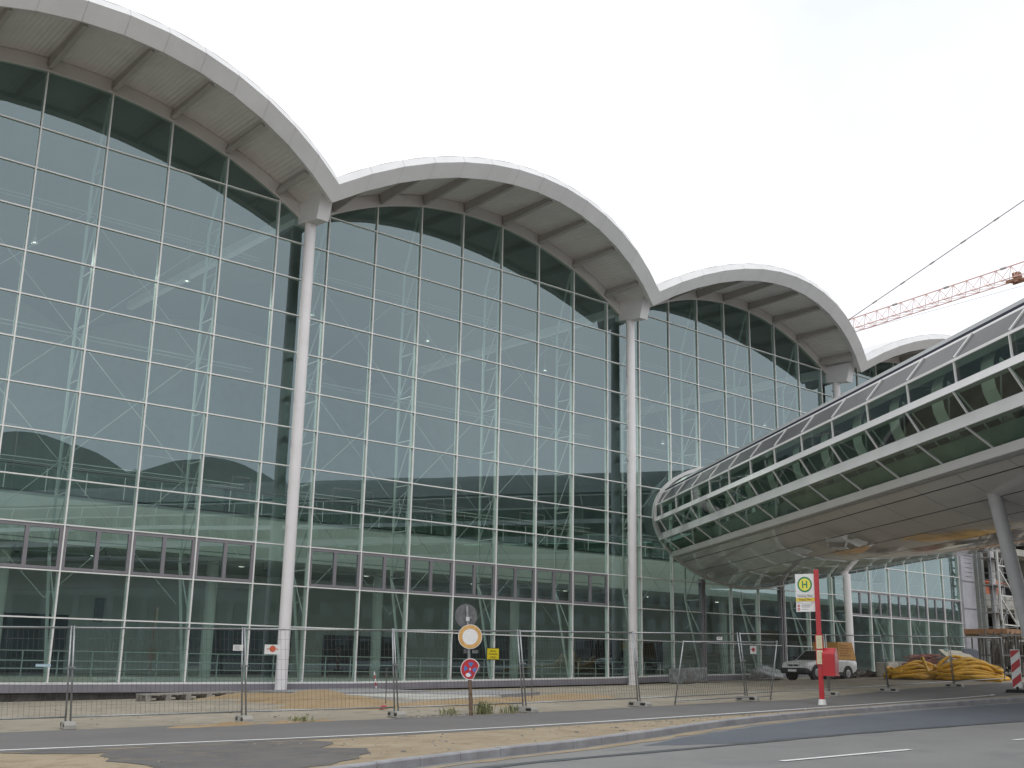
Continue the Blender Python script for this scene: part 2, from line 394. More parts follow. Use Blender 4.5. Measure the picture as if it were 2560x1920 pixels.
# sandy building plot
b = MB()
gx = [-110,-80,-60,-45,-35] + [-30+0.8*i for i in range(101)] + [55,60,70,85,110,150]
vv = []
NV = 46
for x in gx:
    y0 = kerb_y(x)+0.08; row = []
    for j in range(NV+1):
        y = y0 + (-0.12-y0)*(j/NV)**0.9
        z = G(x, y)
        if y > -18.0 and y < -1.0:
            z += 0.035*math.sin(x*1.3+y*0.7)*math.sin(y*0.9-x*0.4) + 0.02*math.sin(x*3.1+1)*math.sin(y*2.7)
        row.append((x, y, z))
    vv.append(row)
for i in range(len(gx)-1):
    for j in range(NV):
        b.face([vv[i][j], vv[i+1][j], vv[i+1][j+1], vv[i][j+1]])
tag(smooth_angle(b.build('ground', M_sand), 60), kind='structure')
# ground right of the hall (building plot under construction)
b = MB(); b.face([(62,-0.12,A(60)-.02),(150,-0.12,A(60)-.02),(150,60,A(60)-.02),(62,60,A(60)-.02)])
tag(b.build('ground', M_sand), kind='structure')

def sheet(name, pts_top, pts_bot, off, material, jit=0.0, step=0.8):
    """strip between two polylines laid on the plane A(x)+off"""
    bb = MB(); n = 120
    def at(pl, t):
        d = [0]
        for a, c in zip(pl[:-1], pl[1:]): d.append(d[-1]+math.dist(a, c))
        u = t*d[-1]
        return (interp(u, d, [p[0] for p in pl]), interp(u, d, [p[1] for p in pl]))
    prev = None
    for k in range(n+1):
        a = at(pts_top, k/n); c = at(pts_bot, k/n)
        if jit:
            a = (a[0], a[1]+rnd.uniform(-jit, jit)); c = (c[0], c[1]+rnd.uniform(-jit, jit))
        row = [(a[0]+(c[0]-a[0])*q/4, a[1]+(c[1]-a[1])*q/4) for q in range(5)]
        row = [(x, y, A(x)+off) for x, y in row]
        if prev:
            for q in range(4): bb.face([prev[q], prev[q+1], row[q+1], row[q]])
        prev = row
    o = bb.build(name, material); fixn(o)
    return o
WL = [(-60,-17.2),(-30,-21.0),(-22,-22.75),(-19.6,-23.22),(-17.7,-23.6),(-14.9,-24.16),(-12.4,-24.5),(-9.3,-24.64),(-5.5,-24.68),(-.75,-24.62),(2.15,-24.53),(5.7,-24.33),(10.8,-24.12),(14.0,-23.75),(14.4,-23.5)]
def off_line(pl, d): return [(x, y+d) for x, y in pl]
FAR = [(-60,-12.5),(-30,-17.2),(-18.3,-19.1),(-15,-19.45),(-13,-20.3),(-10.3,-20.55),(-7.35,-20.8),(-5.4,-21.0),(-1.7,-20.95),(2,-20.9),(5.8,-21.2),(8.85,-20.65),(13.4,-19.4),(18.2,-18.4),(30,-17.6),(60,-17.0)]
NEAR = off_line(WL[:-1], -0.42) + [(16,-24.2),(30,-24.5),(60,-24.4)]
tag(sheet('footpath', FAR, NEAR, 0.006, M_path, jit=0.05), kind='structure')
# sandy verge between path and kerb
VER_B = [(x, kerb_y(x)+0.13) for x in (-60,-50,-40,-30,-25,-22,-19,-16.9,-14.2,-12.2,-10.8,-8,-5.5,-3.1,-1,2.2,6.4)]
tag(sheet('verge', [(-60,-17.5)] + off_line(WL[1:12], -0.43) + [(6.4,-24.75)], VER_B, 0.003, M_strip), kind='structure')
# worn asphalt patch crossing the verge
def patch(name, pts, off, material, base=A, jit=0.1):
    pl = resample(pts + [pts[0]], 0.35)[:-1]
    pl = [(x+rnd.uniform(-jit, jit), y+rnd.uniform(-jit, jit)) for x, y in pl]
    bb = MB(); bb.face([(x, y, base(x)+off) for x, y in pl])
    o = bb.build(name, material)
    bm = bmesh.new(); bm.from_mesh(o.data); bmesh.ops.triangulate(bm, faces=bm.faces); bmesh.ops.recalc_face_normals(bm, faces=bm.faces)
    if sum(f.normal.z for f in bm.faces) < 0: bmesh.ops.reverse_faces(bm, faces=bm.faces)
    bm.to_mesh(o.data); bm.free()
    return tag(o, kind='structure')
patch('asphalt', [(-19.9,-23.75),(-18.7,-24.0),(-14.75,-24.75),(-14.5,-25.4),(-15.3,-26.3),(-14.7,-26.9),(-15.55,-27.9),(-16.6,-28.75),(-18.6,-29.4),(-18.75,-27.4),(-18.9,-26.1),(-18.5,-24.9)], 0.010, M_oldasph)
# lines
def ribbon(name, pl, w, off, material, base=A, jit=0.0):
    bb = MB(); pts = resample(pl, 0.5); prev = None
    for i, p in enumerate(pts):
        a = Vector(pts[max(0, i-1)]); c = Vector(pts[min(len(pts)-1, i+1)]); d = (c-a).normalized(); nrm = Vector((-d.y, d.x))
        ww = w*(1+rnd.uniform(-jit, jit))
        l_ = Vector(p)+nrm*ww/2; r_ = Vector(p)-nrm*ww/2
        cur = ((l_.x, l_.y, base(l_.x)+off), (r_.x, r_.y, base(r_.x)+off))
        if prev: bb.face([prev[1], cur[1], cur[0], prev[0]])
        prev = cur
    return tag(bb.build(name, material), kind='structure')
ribbon('path_marking', WL[1:], 0.13, 0.012, M_line, jit=0.12)

# road
ROAD_OFF = -0.13
def Ar(x): return A(x)+ROAD_OFF
b = MB()
rx = [-120,-90,-60,-45] + [-38+2*i for i in range(40)] + [50,70,100,160]
for x0, x1 in zip(rx[:-1], rx[1:]):
    for q in range(6):
        def yy(x, q): return kerb_y(x)+0.0 + (-62-kerb_y(x))*(q/6) if kerb_y(x) > -62 else -62
        b.face([(x0, yy(x0,q+1), Ar(x0)), (x1, yy(x1,q+1), Ar(x1)), (x1, yy(x1,q), Ar(x1)), (x0, yy(x0,q), Ar(x0))])
tag(b.build('road', M_road), kind='structure')
patch('road_patch', [(-9.6,-28.5),(-8.2,-27.95),(-5.5,-27.15),(-3.1,-26.6),(-1,-26.25),(2.2,-25.9),(6.4,-25.7),(12.9,-25.6),(30,-25.4),(60,-25.2),(60,-31),(30,-30.4),(10,-30.0),(2.9,-29.85),(-1.7,-29.5),(-4.2,-29.35),(-7.9,-29.3)], 0.004, M_patch, Ar, 0.05)
ribbon('road_seam', [(-30,-32.0),(-22,-30.6),(-16,-29.75),(-13.2,-29.45),(-9.1,-29.5),(-4.1,-29.45),(-1.6,-29.6),(3,-29.95),(10,-30.1),(30,-30.5),(60,-31)], 0.22, 0.008, M_seam, Ar, 0.35)
# sand washed along the kerb foot
ribbon('road_dust', [(-20,-30.75),(-16.9,-29.5),(-14.2,-28.85),(-12.2,-28.52),(-10.8,-28.32),(-8,-27.6),(-5.5,-26.8),(-3.1,-26.25),(-1,-25.95),(2.2,-25.62)], 0.26, 0.006, M_strip, Ar, 0.6)
for k in range(-1, 6):
    x0 = -10.07 + 7.04*k; y0 = -31.98 - 0.075*7.04*k
    ribbon('lane_marking', [(x0, y0), (x0+3.55, y0-0.27)], 0.13, 0.011, M_line, Ar, 0.06)
# kerb stones
b = MB(); kp = resample(KERB[1:-1], 0.05); acc = 0; seg = [kp[0]]; stones = []
for p, q in zip(kp[:-1], kp[1:]):
    acc += math.dist(p, q); seg.append(q)
    if acc >= 1.0: stones.append((seg[0], seg[-1])); seg = [q]; acc = 0
for (p, q) in stones:
    d = (Vector(q)-Vector(p)); L = d.length; d.normalize(); nn = Vector((-d.y, d.x))
    a = Vector(p)+d*0.006; c = Vector(q)-d*0.006
    dz = rnd.uniform(-0.006, 0.006)
    prof = [(-0.015, -0.35), (0.14, -0.35), (0.14, 0.012+dz), (0.012, 0.012+dz), (-0.012, -0.012+dz)]
    P0 = [Vector((a.x+nn.x*u, a.y+nn.y*u, A(a.x)+w)) for u, w in prof]; P1 = [Vector((c.x+nn.x*u, c.y+nn.y*u, A(c.x)+w)) for u, w in prof]
    i = len(b.v); n = len(prof); b.v += [tuple(v) for v in P0+P1]
    b.f.append(tuple(reversed(range(i, i+n)))); b.f.append(tuple(range(i+n, i+2*n)))
    for k in range(n):
        k2 = (k+1) % n; b.f.append((i+k, i+k2, i+n+k2, i+n+k))
tag(fixn(b.build('kerb', M_kerb)), kind='structure')
# opposite pavement behind the camera
b = MB(); b.hexa([Vector(p) for p in ((-120,-84,-3),(160,-84,-3),(160,-61.9,-3),(-120,-61.9,-3),(-120,-84,A(-120)-.01),(160,-84,A(160)-.01),(160,-61.9,A(160)-.01),(-120,-61.9,A(-120)-.01))])
tag(b.build('pavement', M_slab), kind='structure')

# ------------------------------------------------------------------ exhibition hall
W = 2.7; HR = 1.7370; BAY = 21.6
ZR = lambda r: 23.6611 - r*HR
def sill(x): return interp(x, [-30,-10.75,-2.6,2.74,10.83,18.84,24.22,42,60], [.42,.48,.51,.54,.68,.82,.97,1.25,1.5])
GC, GRAD = 4.70, 19.75                      # glass arch: centre height and radius
MIDS = [-12.15, 9.45, 31.05, 52.65]
def arc_z(x, xm, r=GRAD): return GC + math.sqrt(max(0.01, r*r-(x-xm)**2))
hall = empty('exhibition_hall', (9.45, 0, 0.4), label='long glass fronted exhibition hall with a row of white barrel vault roofs', cat='exhibition hall')
H0 = hall.location
def hp(o): # keep world coordinates when parenting to the hall
    o.parent = hall; o.matrix_parent_inverse = Matrix.Translation(-Vector(H0)); return o
def sub(o, par):
    o.parent = par; return o

bayspec = []
for k, xm in enumerate(MIDS):
    if k < 3:
        mull = [xm-9.45+W*i for i in range(8)]; dz = 0.0; lo, hi = xm-10.8, xm+10.8
    else:
        mull = [42.62+2.552*i for i in range(7)]; dz = 0.45; lo, hi = xm-10.8, 58.0
    bayspec.append((xm, mull, dz, lo, hi))
for bi, (xm, mull, dz, lo, hi) in enumerate(bayspec):
    rows = [ZR(r)+dz for r in range(1, 13)]
    # panes
    g = MB(); xb = [lo] + mull + ([hi] if hi-mull[-1] > 0.1 else [])
    for x0, x1 in zip(xb[:-1], xb[1:]):
        zz = [26.0] + rows + [None]
        for zt, zb in zip(zz[:-1], zz[1:]):
            if zb is None:
                bot = [(x0, sill(x0)), (x1, sill(x1))]
            else: bot = [(x0, zb), (x1, zb)]
            top = []
            for q in range(7):
                x = x1 + (x0-x1)*q/6; z = min(zt, arc_z(x, xm)+0.12)
                zbq = zb if zb is not None else sill(x)
                top.append((x, max(z, zbq)))
            if max(t[1]-(zb if zb else 0) for t in top) < 0.05: continue
            a, c = rnd.gauss(0, .0011), rnd.gauss(0, .0011); xc = (x0+x1)/2; zc = (zt+(zb or sill(xc)))/2
            poly = bot + top; outp = []
            for p in poly:
                if not outp or math.dist(p, outp[-1]) > 1e-4: outp.append(p)
            if math.dist(outp[0], outp[-1]) < 1e-4: outp.pop()
            if len(outp) < 3: continue
            g.face([(x, a*(x-xc)+c*(z-zc), z) for x, z in outp])
    hp(g.build('glazing', M_glass))
    # mullions and transoms
    mb = MB()
    for x in mull:
        mb.box(x-.027, x+.027, -.085, -.012, sill(x)-.02, arc_z(x, xm)+.1)
        mb.box(x-.03, x+.03, .012, .16, sill(x), arc_z(x, xm)+.1)
    for r, z in enumerate(rows):
        a, c = lo, hi
        if z > arc_z(lo, xm):
            w_ = math.sqrt(max(0, GRAD**2-(z-GC)**2)); a, c = xm-w_, min(hi, xm+w_)
        xs_ = [a] + [x for x in mull if a < x < c] + [c]
        for x0, x1 in zip(xs_[:-1], xs_[1:]):
            mb.box(x0+(.027 if x0 in mull else 0), x1-(.027 if x1 in mull else 0), -.08, -.012, z-.025, z+.025)
            mb.box(x0+(.03 if x0 in mull else 0), x1-(.03 if x1 in mull else 0), .012, .10, z-.028, z+.028)
    xs_ = xb
    for x0, x1 in zip(xs_[:-1], xs_[1:]):      # sill rail
        p = [(x0,-.11,sill(x0)-.075),(x1,-.11,sill(x1)-.075),(x1,.1,sill(x1)-.075),(x0,.1,sill(x0)-.075),(x0,-.11,sill(x0)),(x1,-.11,sill(x1)),(x1,.1,sill(x1)),(x0,.1,sill(x0))]
        mb.hexa([Vector(q) for q in p])
    hp(mb.build('mullion_grid', M_alu))
    # tilting windows between transom 10 and 11
    if bi != 2:
        z1, z0 = ZR(10)+dz-.05, ZR(11)+dz+.05
        for x0, x1 in zip(mull[:-1], mull[1:]):
            w = MB(); a, c = x0+.04, x1-.04
            for (u0, u1, v0, v1) in ((a, a+.11, z0, z1), (c-.11, c, z0, z1), (a+.11, c-.11, z1-.10, z1), (a+.11, c-.11, z0, z0+.10), ((a+c)/2-.075, (a+c)/2+.075, z0+.10, z1-.10)):
                w.box(u0, u1, -.05, .07, v0, v1)
            for (u0, u1) in ((a+.11, (a+c)/2-.075), ((a+c)/2+.075, c-.11)):
                w.box(u0, u1, .02, .06, z0+.62, z0+.67); w.box(u0, u1, .02, .06, z0+1.12, z0+1.15)
            hp(w.build('tilt_window', M_grey))

# plinth and dark concrete footing
b = MB()
for x0 in [i*2.0-30 for i in range(44)]:
    x1 = x0+2.0
    b.hexa([Vector(q) for q in ((x0,-.16,sill(x0)-.37),(x1,-.16,sill(x1)-.37),(x1,.3,sill(x1)-.37),(x0,.3,sill(x0)-.37),(x0,-.16,sill(x0)-.078),(x1,-.16,sill(x1)-.078),(x1,.3,sill(x1)-.078),(x0,.3,sill(x0)-.078))])
hp(b.build('plinth', M_plinth))
b = MB(); b.box(-30, 58, .05, .29, -1.5, 0.10); b.box(-30, 58, .29, .5, -1.5, .05)
for x0 in range(-30, 58, 2): b.box(x0, x0+1.97, .06+.02*(x0 % 3), .28, .10, sill(x0)-.30)
hp(b.build('footing', M_dconc))

# roofs
def yb_edge(z): return -2.4 - 0.6*(z-21.5)
for bi, xm in enumerate(MIDS):
    roof = hp(empty('roof'))
    N = 14
    def pt(rad, th, y): return Vector((xm+rad*math.sin(th), y, GC+rad*math.cos(th)))
    # fascia panels
    f = MB(); bk = MB()
    def edge(th_b, rad, yoff):
        zb_ = GC+20.0*math.cos(th_b)
        return pt(rad, th_b, yb_edge(zb_)+yoff)
    def vth(rad): return math.asin(min(1, 10.8/rad))
    radii = [(20.0, 0.0), (20.62, -0.5), (21.0, -0.27)]
    def P(i, u):       # i profile index, u in -1..1 ; ends mitred at the valley x = +-10.8
        rad, yo = radii[i]; th = u*vth(rad); zb_ = GC+20.0*math.cos(u*vth(20.0)); return pt(rad, th, yb_edge(zb_)+yo)
    for k in range(N):
        u0, u1 = -1+2*k/N, -1+2*(k+1)/N; e = 0.0005
        u0e, u1e = (u0+e if k else u0), (u1-e if k < N-1 else u1)
        for i in (0, 1): f.face([P(i, u0e), P(i, u1e), P(i+1, u1e), P(i+1, u0e)])
        for i in (0, 1):
            o = Vector((0, .03, 0)); bk.face([P(i, u0)+o, P(i, u1)+o, P(i+1, u1)+o, P(i+1, u0)+o])
        # lip return under the fascia
        d = Vector((0, .28, .10))
        f.face([P(0, u0e)+d, P(0, u1e)+d, P(0, u1e), P(0, u0e)])
        f.face([P(0, u0e)+d+Vector((0,.02,.55)), P(0, u1e)+d+Vector((0,.02,.55)), P(0, u1e)+d, P(0, u0e)+d])
    sub(fixn(f.build('fascia', M_fascia)), roof)
    sub(bk.build('fascia_backing', mat('joint_grey', (.46,.46,.47), .6)), roof)
    # soffit sheet and top cover
    s_ = MB(); ic = MB(); NS = 42; RS = 20.33
    for k in range(NS):
        t0, t1 = [(-1+2*q/NS)*vth(RS) for q in (k, k+1)]
        y0a = yb_edge(GC+20*math.cos(t0))+.2; y1a = yb_edge(GC+20*math.cos(t1))+.2
        s_.face([pt(RS, t0, y0a), pt(RS, t0, .05), pt(RS, t1, .05), pt(RS, t1, y1a)]); ic.face([pt(RS, t0, .05), pt(RS, t0, 30), pt(RS, t1, 30), pt(RS, t1, .05)])
    sub(s_.build('soffit', M_soffit, smooth=True), roof); sub(ic.build('hall_ceiling', mat('hall_ceiling', (.15,.16,.155), .8, var=.1, vscale=.4), smooth=True), roof)
    c_ = MB(); RT = 21.0
    for k in range(NS):
        t0, t1 = [(-1+2*q/NS)*vth(RT) for q in (k, k+1)]
        y0a = yb_edge(GC+20*math.cos(t0/vth(RT)*vth(20.0)))-.27; y1a = yb_edge(GC+20*math.cos(t1/vth(RT)*vth(20.0)))-.27
        c_.face([pt(RT, t0, y0a), pt(RT, t1, y1a), pt(RT, t1, 30), pt(RT, t0, 30)])
    sub(c_.build('roof_cover', M_white, smooth=True), roof)
    # trim wall band between glass head and soffit
    tr = MB(); NT = 36; hi_th = 1.0 if bi < 3 else 1.0
    for k in range(NT):
        a0, a1 = -1+2*k/NT, -1+2*(k+1)/NT
        q = [pt(GRAD, a0*vth(GRAD), -.10), pt(GRAD, a1*vth(GRAD), -.10), pt(RS-.02, a1*vth(RS), -.10), pt(RS-.02, a0*vth(RS), -.10)]
        o = Vector((0, .25, 0)); tr.hexa([q[0], q[1], q[1]+o, q[0]+o, q[3], q[2], q[2]+o, q[3]+o])
        q = [pt(GRAD-.05, a0*vth(GRAD), -.14), pt(GRAD-.05, a1*vth(GRAD), -.14), pt(GRAD+.05, a1*vth(GRAD), -.14), pt(GRAD+.05, a0*vth(GRAD), -.14)]
        o = Vector((0, .04, 0)); tr.hexa([q[0], q[1], q[1]+o, q[0]+o, q[3], q[2], q[2]+o, q[3]+o])
    sub(fixn(tr.build('head_trim', M_trim)), roof)
    # cantilever beams
    for i in range(8):
        x = xm-9.45+W*i; th = math.asin((x-xm)/RS); ze = GC+20*math.cos(th); ye = yb_edge(ze)+.36
        bm_ = MB(); up = Vector((math.sin(th), 0, math.cos(th))); sx = Vector((math.cos(th), 0, -math.sin(th)))
        base = Vector((x, 0, GC+RS*math.cos(th)))
        def hb(w, h0, h1, ya, yb_, k=.2):
            bm_.hexa([base+sx*a+up*(h+(k if y == ya and h < -.1 else 0))+Vector((0, y, 0)) for h in (h0, h1) for a, y in ((-w, ya), (w, ya), (w, yb_), (-w, yb_))])
        hb(.06, -.47, -.005, ye, -.12); hb(.10, -.50, -.47, ye, -.12)
        for q in range(3): bm_.hexa([base+sx*a+up*h+Vector((0, y, 0)) for h in (-.36+q*.11, -.33+q*.11) for a, y in ((-.14, -.17), (.14, -.17), (.14, -.12), (-.14, -.12))])
        sub(bm_.build('beam', M_beam), roof)

# columns with haunch brackets
for k in range(5):
    x = -22.95+BAY*k
    if k == 3: x = 41.45
    if k == 4: x = 62.2
    zb0 = {0: -.3, 1: .1, 2: .3, 3: .8, 4: 1.0}[k]
    c = MB(); c.tube((x, -.62, zb0), (x, -.62, 21.2), .255, .255, 40)
    c.tube((x, -.62, zb0), (x, -.62, G(x, -.62)+.06), .30, .30, 40)
    col = hp(smooth_angle(c.build('column', M_colp), 50))
    h_ = MB(); w = .32
    h_.hexa([Vector(p) for p in ((x-w,.3,21.12),(x-w,-1.66,20.92),(x+w,-1.66,20.92),(x+w,.3,21.12),(x-w,.3,22.25),(x-w,-2.02,22.2),(x+w,-2.02,22.2),(x+w,.3,22.25))])
    br = fixn(h_.build('bracket', M_white)); sub(br, col)
    # gutter outlets in the valley between two vaults
    if 0 < k < 4:
        v_ = MB(); v_.box(x-.2, x+.2, -1.5, 20, 21.6, 22.15)
        sub(v_.build('gutter', M_white), col)

# grey doubled posts of the entrance bay below the bridge
for x in (26.95, 34.75):
    p = MB(); p.box(x-.16, x-.05, -.14, .12, sill(x)-.05, 6.5); p.box(x+.05, x+.16, -.14, .12, sill(x)-.05, 6.5)
    hp(p.build('door_post', M_grey))

# fish-belly wind trusses behind every second mullion
def wind_truss(x, ztop):
    t = MB(); z0 = sill(x)+.05; D = 1.35
    def off(z):
        if z < 5.3: return .25 + (D-.25)*(z-z0)/(5.3-z0)
        if z > ztop-3.2: return .25 + (D-.25)*(ztop-z)/3.2
        return D
    zs = [z0, 5.3] + [5.3+(ztop-3.2-5.3)*q/7 for q in range(1, 8)] + [ztop]
    for a, c in zip(zs[:-1], zs[1:]): t.tube((x, off(a), a), (x, off(c), c), .065, n=8)
    t.tube((x, .22, z0), (x, .22, ztop), .05, n=6)
    for q, (a, c) in enumerate(zip(zs[1:-1], zs[2:])):
        t.tube((x, .22, c), (x, off(a), a), .032, n=6)
        t.tube((x, .22, a), (x, off(a), a), .028, n=6)
    t.tube((x, .22, zs[1]-2.0), (x, off(zs[1]), zs[1]), .03, n=6)
    return hp(t.build('wind_truss', M_truss))
for bi, (xm, mull, dz, lo, hi) in enumerate(bayspec):
    for i in (0, 2, 4, 6):
        if i < len(mull): wind_truss(mull[i]+.02, arc_z(mull[i], xm)-.1)
    # diagonal tie rods and horizontal cables
    t = MB()
    for i in (0, 2, 4):
        if i+2 >= len(mull): continue
        xa, xc = mull[i], mull[i+2]
        for (za, zc) in ((3.6, 8.9), (8.9, 14.2), (14.2, 19.5)):
            t.tube((xa, 1.35, za), (xc, 1.35, zc), .016, n=4); t.tube((xa, 1.35, zc), (xc, 1.35, za), .016, n=4)
    for z in (8.9, 14.2, 19.5):
        t.tube((mull[0], 1.35, z), (mull[-1], 1.35, z), .018, n=4)
        t.tube((mull[0], 1.35, z-.16), (mull[-1], 1.35, z-.16), .012, n=4)
    hp(t.build('tie_rods', M_truss))

# interior: floor, back walls, gallery, columns, doors
b = MB(); b.box(-30, 62, .3, 40, .1, .5); hp(b.build('hall_floor', M_infloor))
b = MB(); b.box(-34, 64, 29.6, 29.95, .5, 26); b.box(-30.4, -30, .3, 29.6, .5, 26); b.box(62.4, 62.8, .3, 29.6, .5, 26)
hp(b.build('back_wall', mat('hall_back_wall', (0.40, 0.43, 0.42), .8, var=.1, vscale=.5)))
b = MB(); b.box(-30, 62, 20, 20.3, .5, 6.42); hp(b.build('foyer_wall', M_inwall))
gal = hp(empty('gallery'))
b = MB(); b.box(-30, 62, 9.0, 20, 6.42, 6.72); b.box(-30, 62, 9.0, 9.16, 6.72, 8.63); b.box(-30, 62, 9.16, 20, 8.3, 8.55)
sub(b.build('gallery_slab', mat('gallery_paint', (.46,.47,.46), .75, var=.06, vscale=.6)), gal)
b = MB(); b.box(-30, 62, 8.96, 9.02, 8.63, 8.70); b.tube((-30, 9.1, 9.88), (62, 9.1, 9.88), .04, n=6); sub(b.build('handrail', M_black), gal)
b = MB()
for i in range(50): b.bar((-29+i*1.85, 9.1, 8.63), (-29+i*1.85, 9.1, 9.86), .04, .02)
sub(b.build('balustrade_posts', M_truss), gal)
b = MB(); b.face([(-30,9.1,8.7),(62,9.1,8.7),(62,9.1,9.75),(-30,9.1,9.75)]); sub(b.build('balustrade_glass', M_tglass), gal)
# upper gallery structures: glass screens with dark frames and a door frame
b = MB()
for (xa, w_, h_) in ((-12.5,3.2,3.6),(-3.0,2.2,3.0),(2.1,1.1,2.5),(8.5,2.8,2.6),(15.3,3.0,2.4),(23,2.2,2.6)):
    y = 12.0
    b.bar((xa, y, 8.55), (xa, y, 8.55+h_), .07, .07); b.bar((xa+w_, y, 8.55), (xa+w_, y, 8.55+h_), .07, .07); b.bar((xa, y, 8.55+h_), (xa+w_, y, 8.55+h_), .07, .07)
sub(b.build('screen_frames', M_dsteel), gal)
for x in (-19.8, -9.2, 1.4, 12.0, 22.7, 33.3, 44.0):
    c = MB(); c.tube((x, 12, .5), (x, 12, 6.42), .3, n=24); hp(smooth_angle(c.build('interior_column', M_inwall), 50))
for (xa, xc, zt) in ((-6.4, -3.0, 3.6), (5.2, 11.0, 3.2), (13.4, 20.0, 3.0), (-15.5, -12.0, 3.2), (24, 31, 3.4), (36, 46, 3.4)):
    d = MB(); d.box(xa, xc, 19.9, 20.02, .5, zt); hp(d.build('interior_door', M_indark))
for (xa, z0, z1, w_) in ((-1.6, 3.3, 4.6, .5), (4.0, 1.0, 3.1, .9)):
    d = MB(); d.box(xa, xa+w_, 19.88, 19.97, z0, z1); hp(d.build('wall_panel', M_signgrey))
# flat ceiling lamps under the gallery (lit)
for i in range(9):
    x = -21+8.2*i
    lm = MB(); lm.tube((x, 13, 6.42), (x, 13, 6.34), .22, .20, 16); lm = hp(lm.build('ceiling_lamp', M_truss)); q = MB(); q.tube((x, 13, 6.335), (x, 13, 6.32), .16, n=14); sub(q.build('bulb', M_bulb), lm)
    ld = bpy.data.lights.new('ceiling_light', 'SPOT'); ld.energy = 90; ld.spot_size = R(165); ld.spot_blend = .6; ld.shadow_soft_size = .15; ld.color = (1.0, .97, .9)
    lo_ = bpy.data.objects.new('ceiling_light', ld); COL.objects.link(lo_); lo_.location = (x, 13, 6.28); hp(lo_)
# dark service ducts under the gallery edge and small speakers hanging below the parapet
for i in range(13):
    x = -18+i*4.1
    d = MB(); d.tube((x, 8.5, 6.2), (x, 8.38, 5.85), .10, .13, 10); d.bar((x, 8.5, 6.2), (x, 9.2, 6.5), .03, .03); hp(d.build('spotlight', M_indark))
# guard rail on the hall floor
b = MB()
for i in range(46): b.bar((-26+i*1.35, 1.9, .5), (-26+i*1.35, 1.9, 1.62), .045, .03)
for z in (1.62, 1.25, .95): b.tube((-26, 1.9, z), (36, 1.9, z), .022, n=6)
hp(b.build('guard_rail', M_truss))
# pendant lamps (lit in the photograph)
LAMP_W = 2100
for (x, y, z) in ((-4.15, 6, 19.2), (-11.4, 6, 19.25), (10.5, 6, 19.15), (19.6, 6, 19.1), (30.5, 6, 16.0), (-20, 6, 19.2), (42, 6, 19), (3.2, 6.5, 19.2)):
    l_ = MB(); l_.tube((x, y, z+.15), (x, y, arc_z(x, min(MIDS, key=lambda q: abs(q-x)))), .012, n=5); l_.tube((x, y, z+.3), (x, y, z), .05, .17, 12, False)
    lm = hp(l_.build('pendant_lamp', M_truss)); q = MB(); q.tube((x, y, z+.06), (x, y, z+.02), .06, .07, 10); sub(q.build('bulb', M_bulb), lm)
    ld = bpy.data.lights.new('pendant_light', 'SPOT'); ld.energy = LAMP_W; ld.spot_size = R(165); ld.spot_blend = .6; ld.shadow_soft_size = .15; ld.color = (1.0, .97, .9)
    lo_ = bpy.data.objects.new('pendant_light', ld); COL.objects.link(lo_); lo_.location = (x, y, z-.05); hp(lo_)

# ------------------------------------------------------------------ skywalk tube
AX = Vector((.54, .84, 0)).normalized(); NX = Vector((AX.y, -AX.x, 0)); T0 = Vector((31.05, 0, 0))
def T(s, l, z): return T0 - AX*s + NX*l + Vector((0, 0, z))
EA, EB, EZ = 7.05, 3.70, 9.90
def ell(l): return EZ - EB*math.sqrt(max(0, 1-(l/EA)**2))
def s_cut(l, y=-.22): return (-y - .5408*l)/.8412      # where the tube meets the plane y
S1 = 101.0; MOD = 2.885; S_M = [5.82+MOD*k for k in range(-4, 34)]
br_ = empty('skywalk', (T0.x, -10, 10), label='elevated elliptical tube bridge with three bands of green glazing and metal belly', cat='footbridge')
BOFF = Matrix.Translation(-Vector(br_.location))
def bp_(o): o.parent = br_; o.matrix_parent_inverse = BOFF; return o
# section points on the viewer side (l<0), from the belly up
SEC = dict(b3b=(-5.80,7.60), b3t=(-5.90,7.86), b2b=(-6.72,8.46), b2t=(-6.62,8.86), b1b=(-7.03,9.50), b1t=(-6.90,9.78), eb=(-6.93,10.42), et=(-6.90,10.52), rd=(-6.33,11.28))
def strip(mb, p, q, thick=None):
    """plate along the tube between section points p and q"""
    for sg in (1, -1):
        (l0, z0), (l1, z1) = p, q
        a0, a1 = T(s_cut(l0*sg), l0*sg, z0), T(s_cut(l1*sg), l1*sg, z1); c0, c1 = T(S1, l0*sg, z0), T(S1, l1*sg, z1)
        mb.face([a0, a1, c1, c0] if sg > 0 else [c0, c1, a1, a0])
def bandplate(mb, p, q, dl):
    """box section: outer face p-q with inward depth dl"""
    for sg in (1, -1):
        L = [p, q, (q[0]+dl, q[1]), (p[0]+dl, p[1])]
        A_ = [T(s_cut(l*sg), l*sg, z) for l, z in L]; C_ = [T(S1, l*sg, z) for l, z in L]
        for k in range(4):
            k2 = (k+1) % 4; mb.face([A_[k], A_[k2], C_[k2], C_[k]])
b = MB(); bandplate(b, SEC['b3b'], SEC['b3t'], .25); bandplate(b, SEC['b2b'], SEC['b2t'], .3); bandplate(b, SEC['b1b'], SEC['b1t'], .3)
bp_(fixn(b.build('band', M_band)))
b = MB(); bandplate(b, SEC['eb'], SEC['et'], .5); bandplate(b, (-6.36,11.24), (-6.31,11.34), .2); bp_(fixn(b.build('eave', M_band)))
def inset(p, q, d):  # shift glass inwards
    return ((p[0]+d, p[1]), (q[0]+d, q[1]))
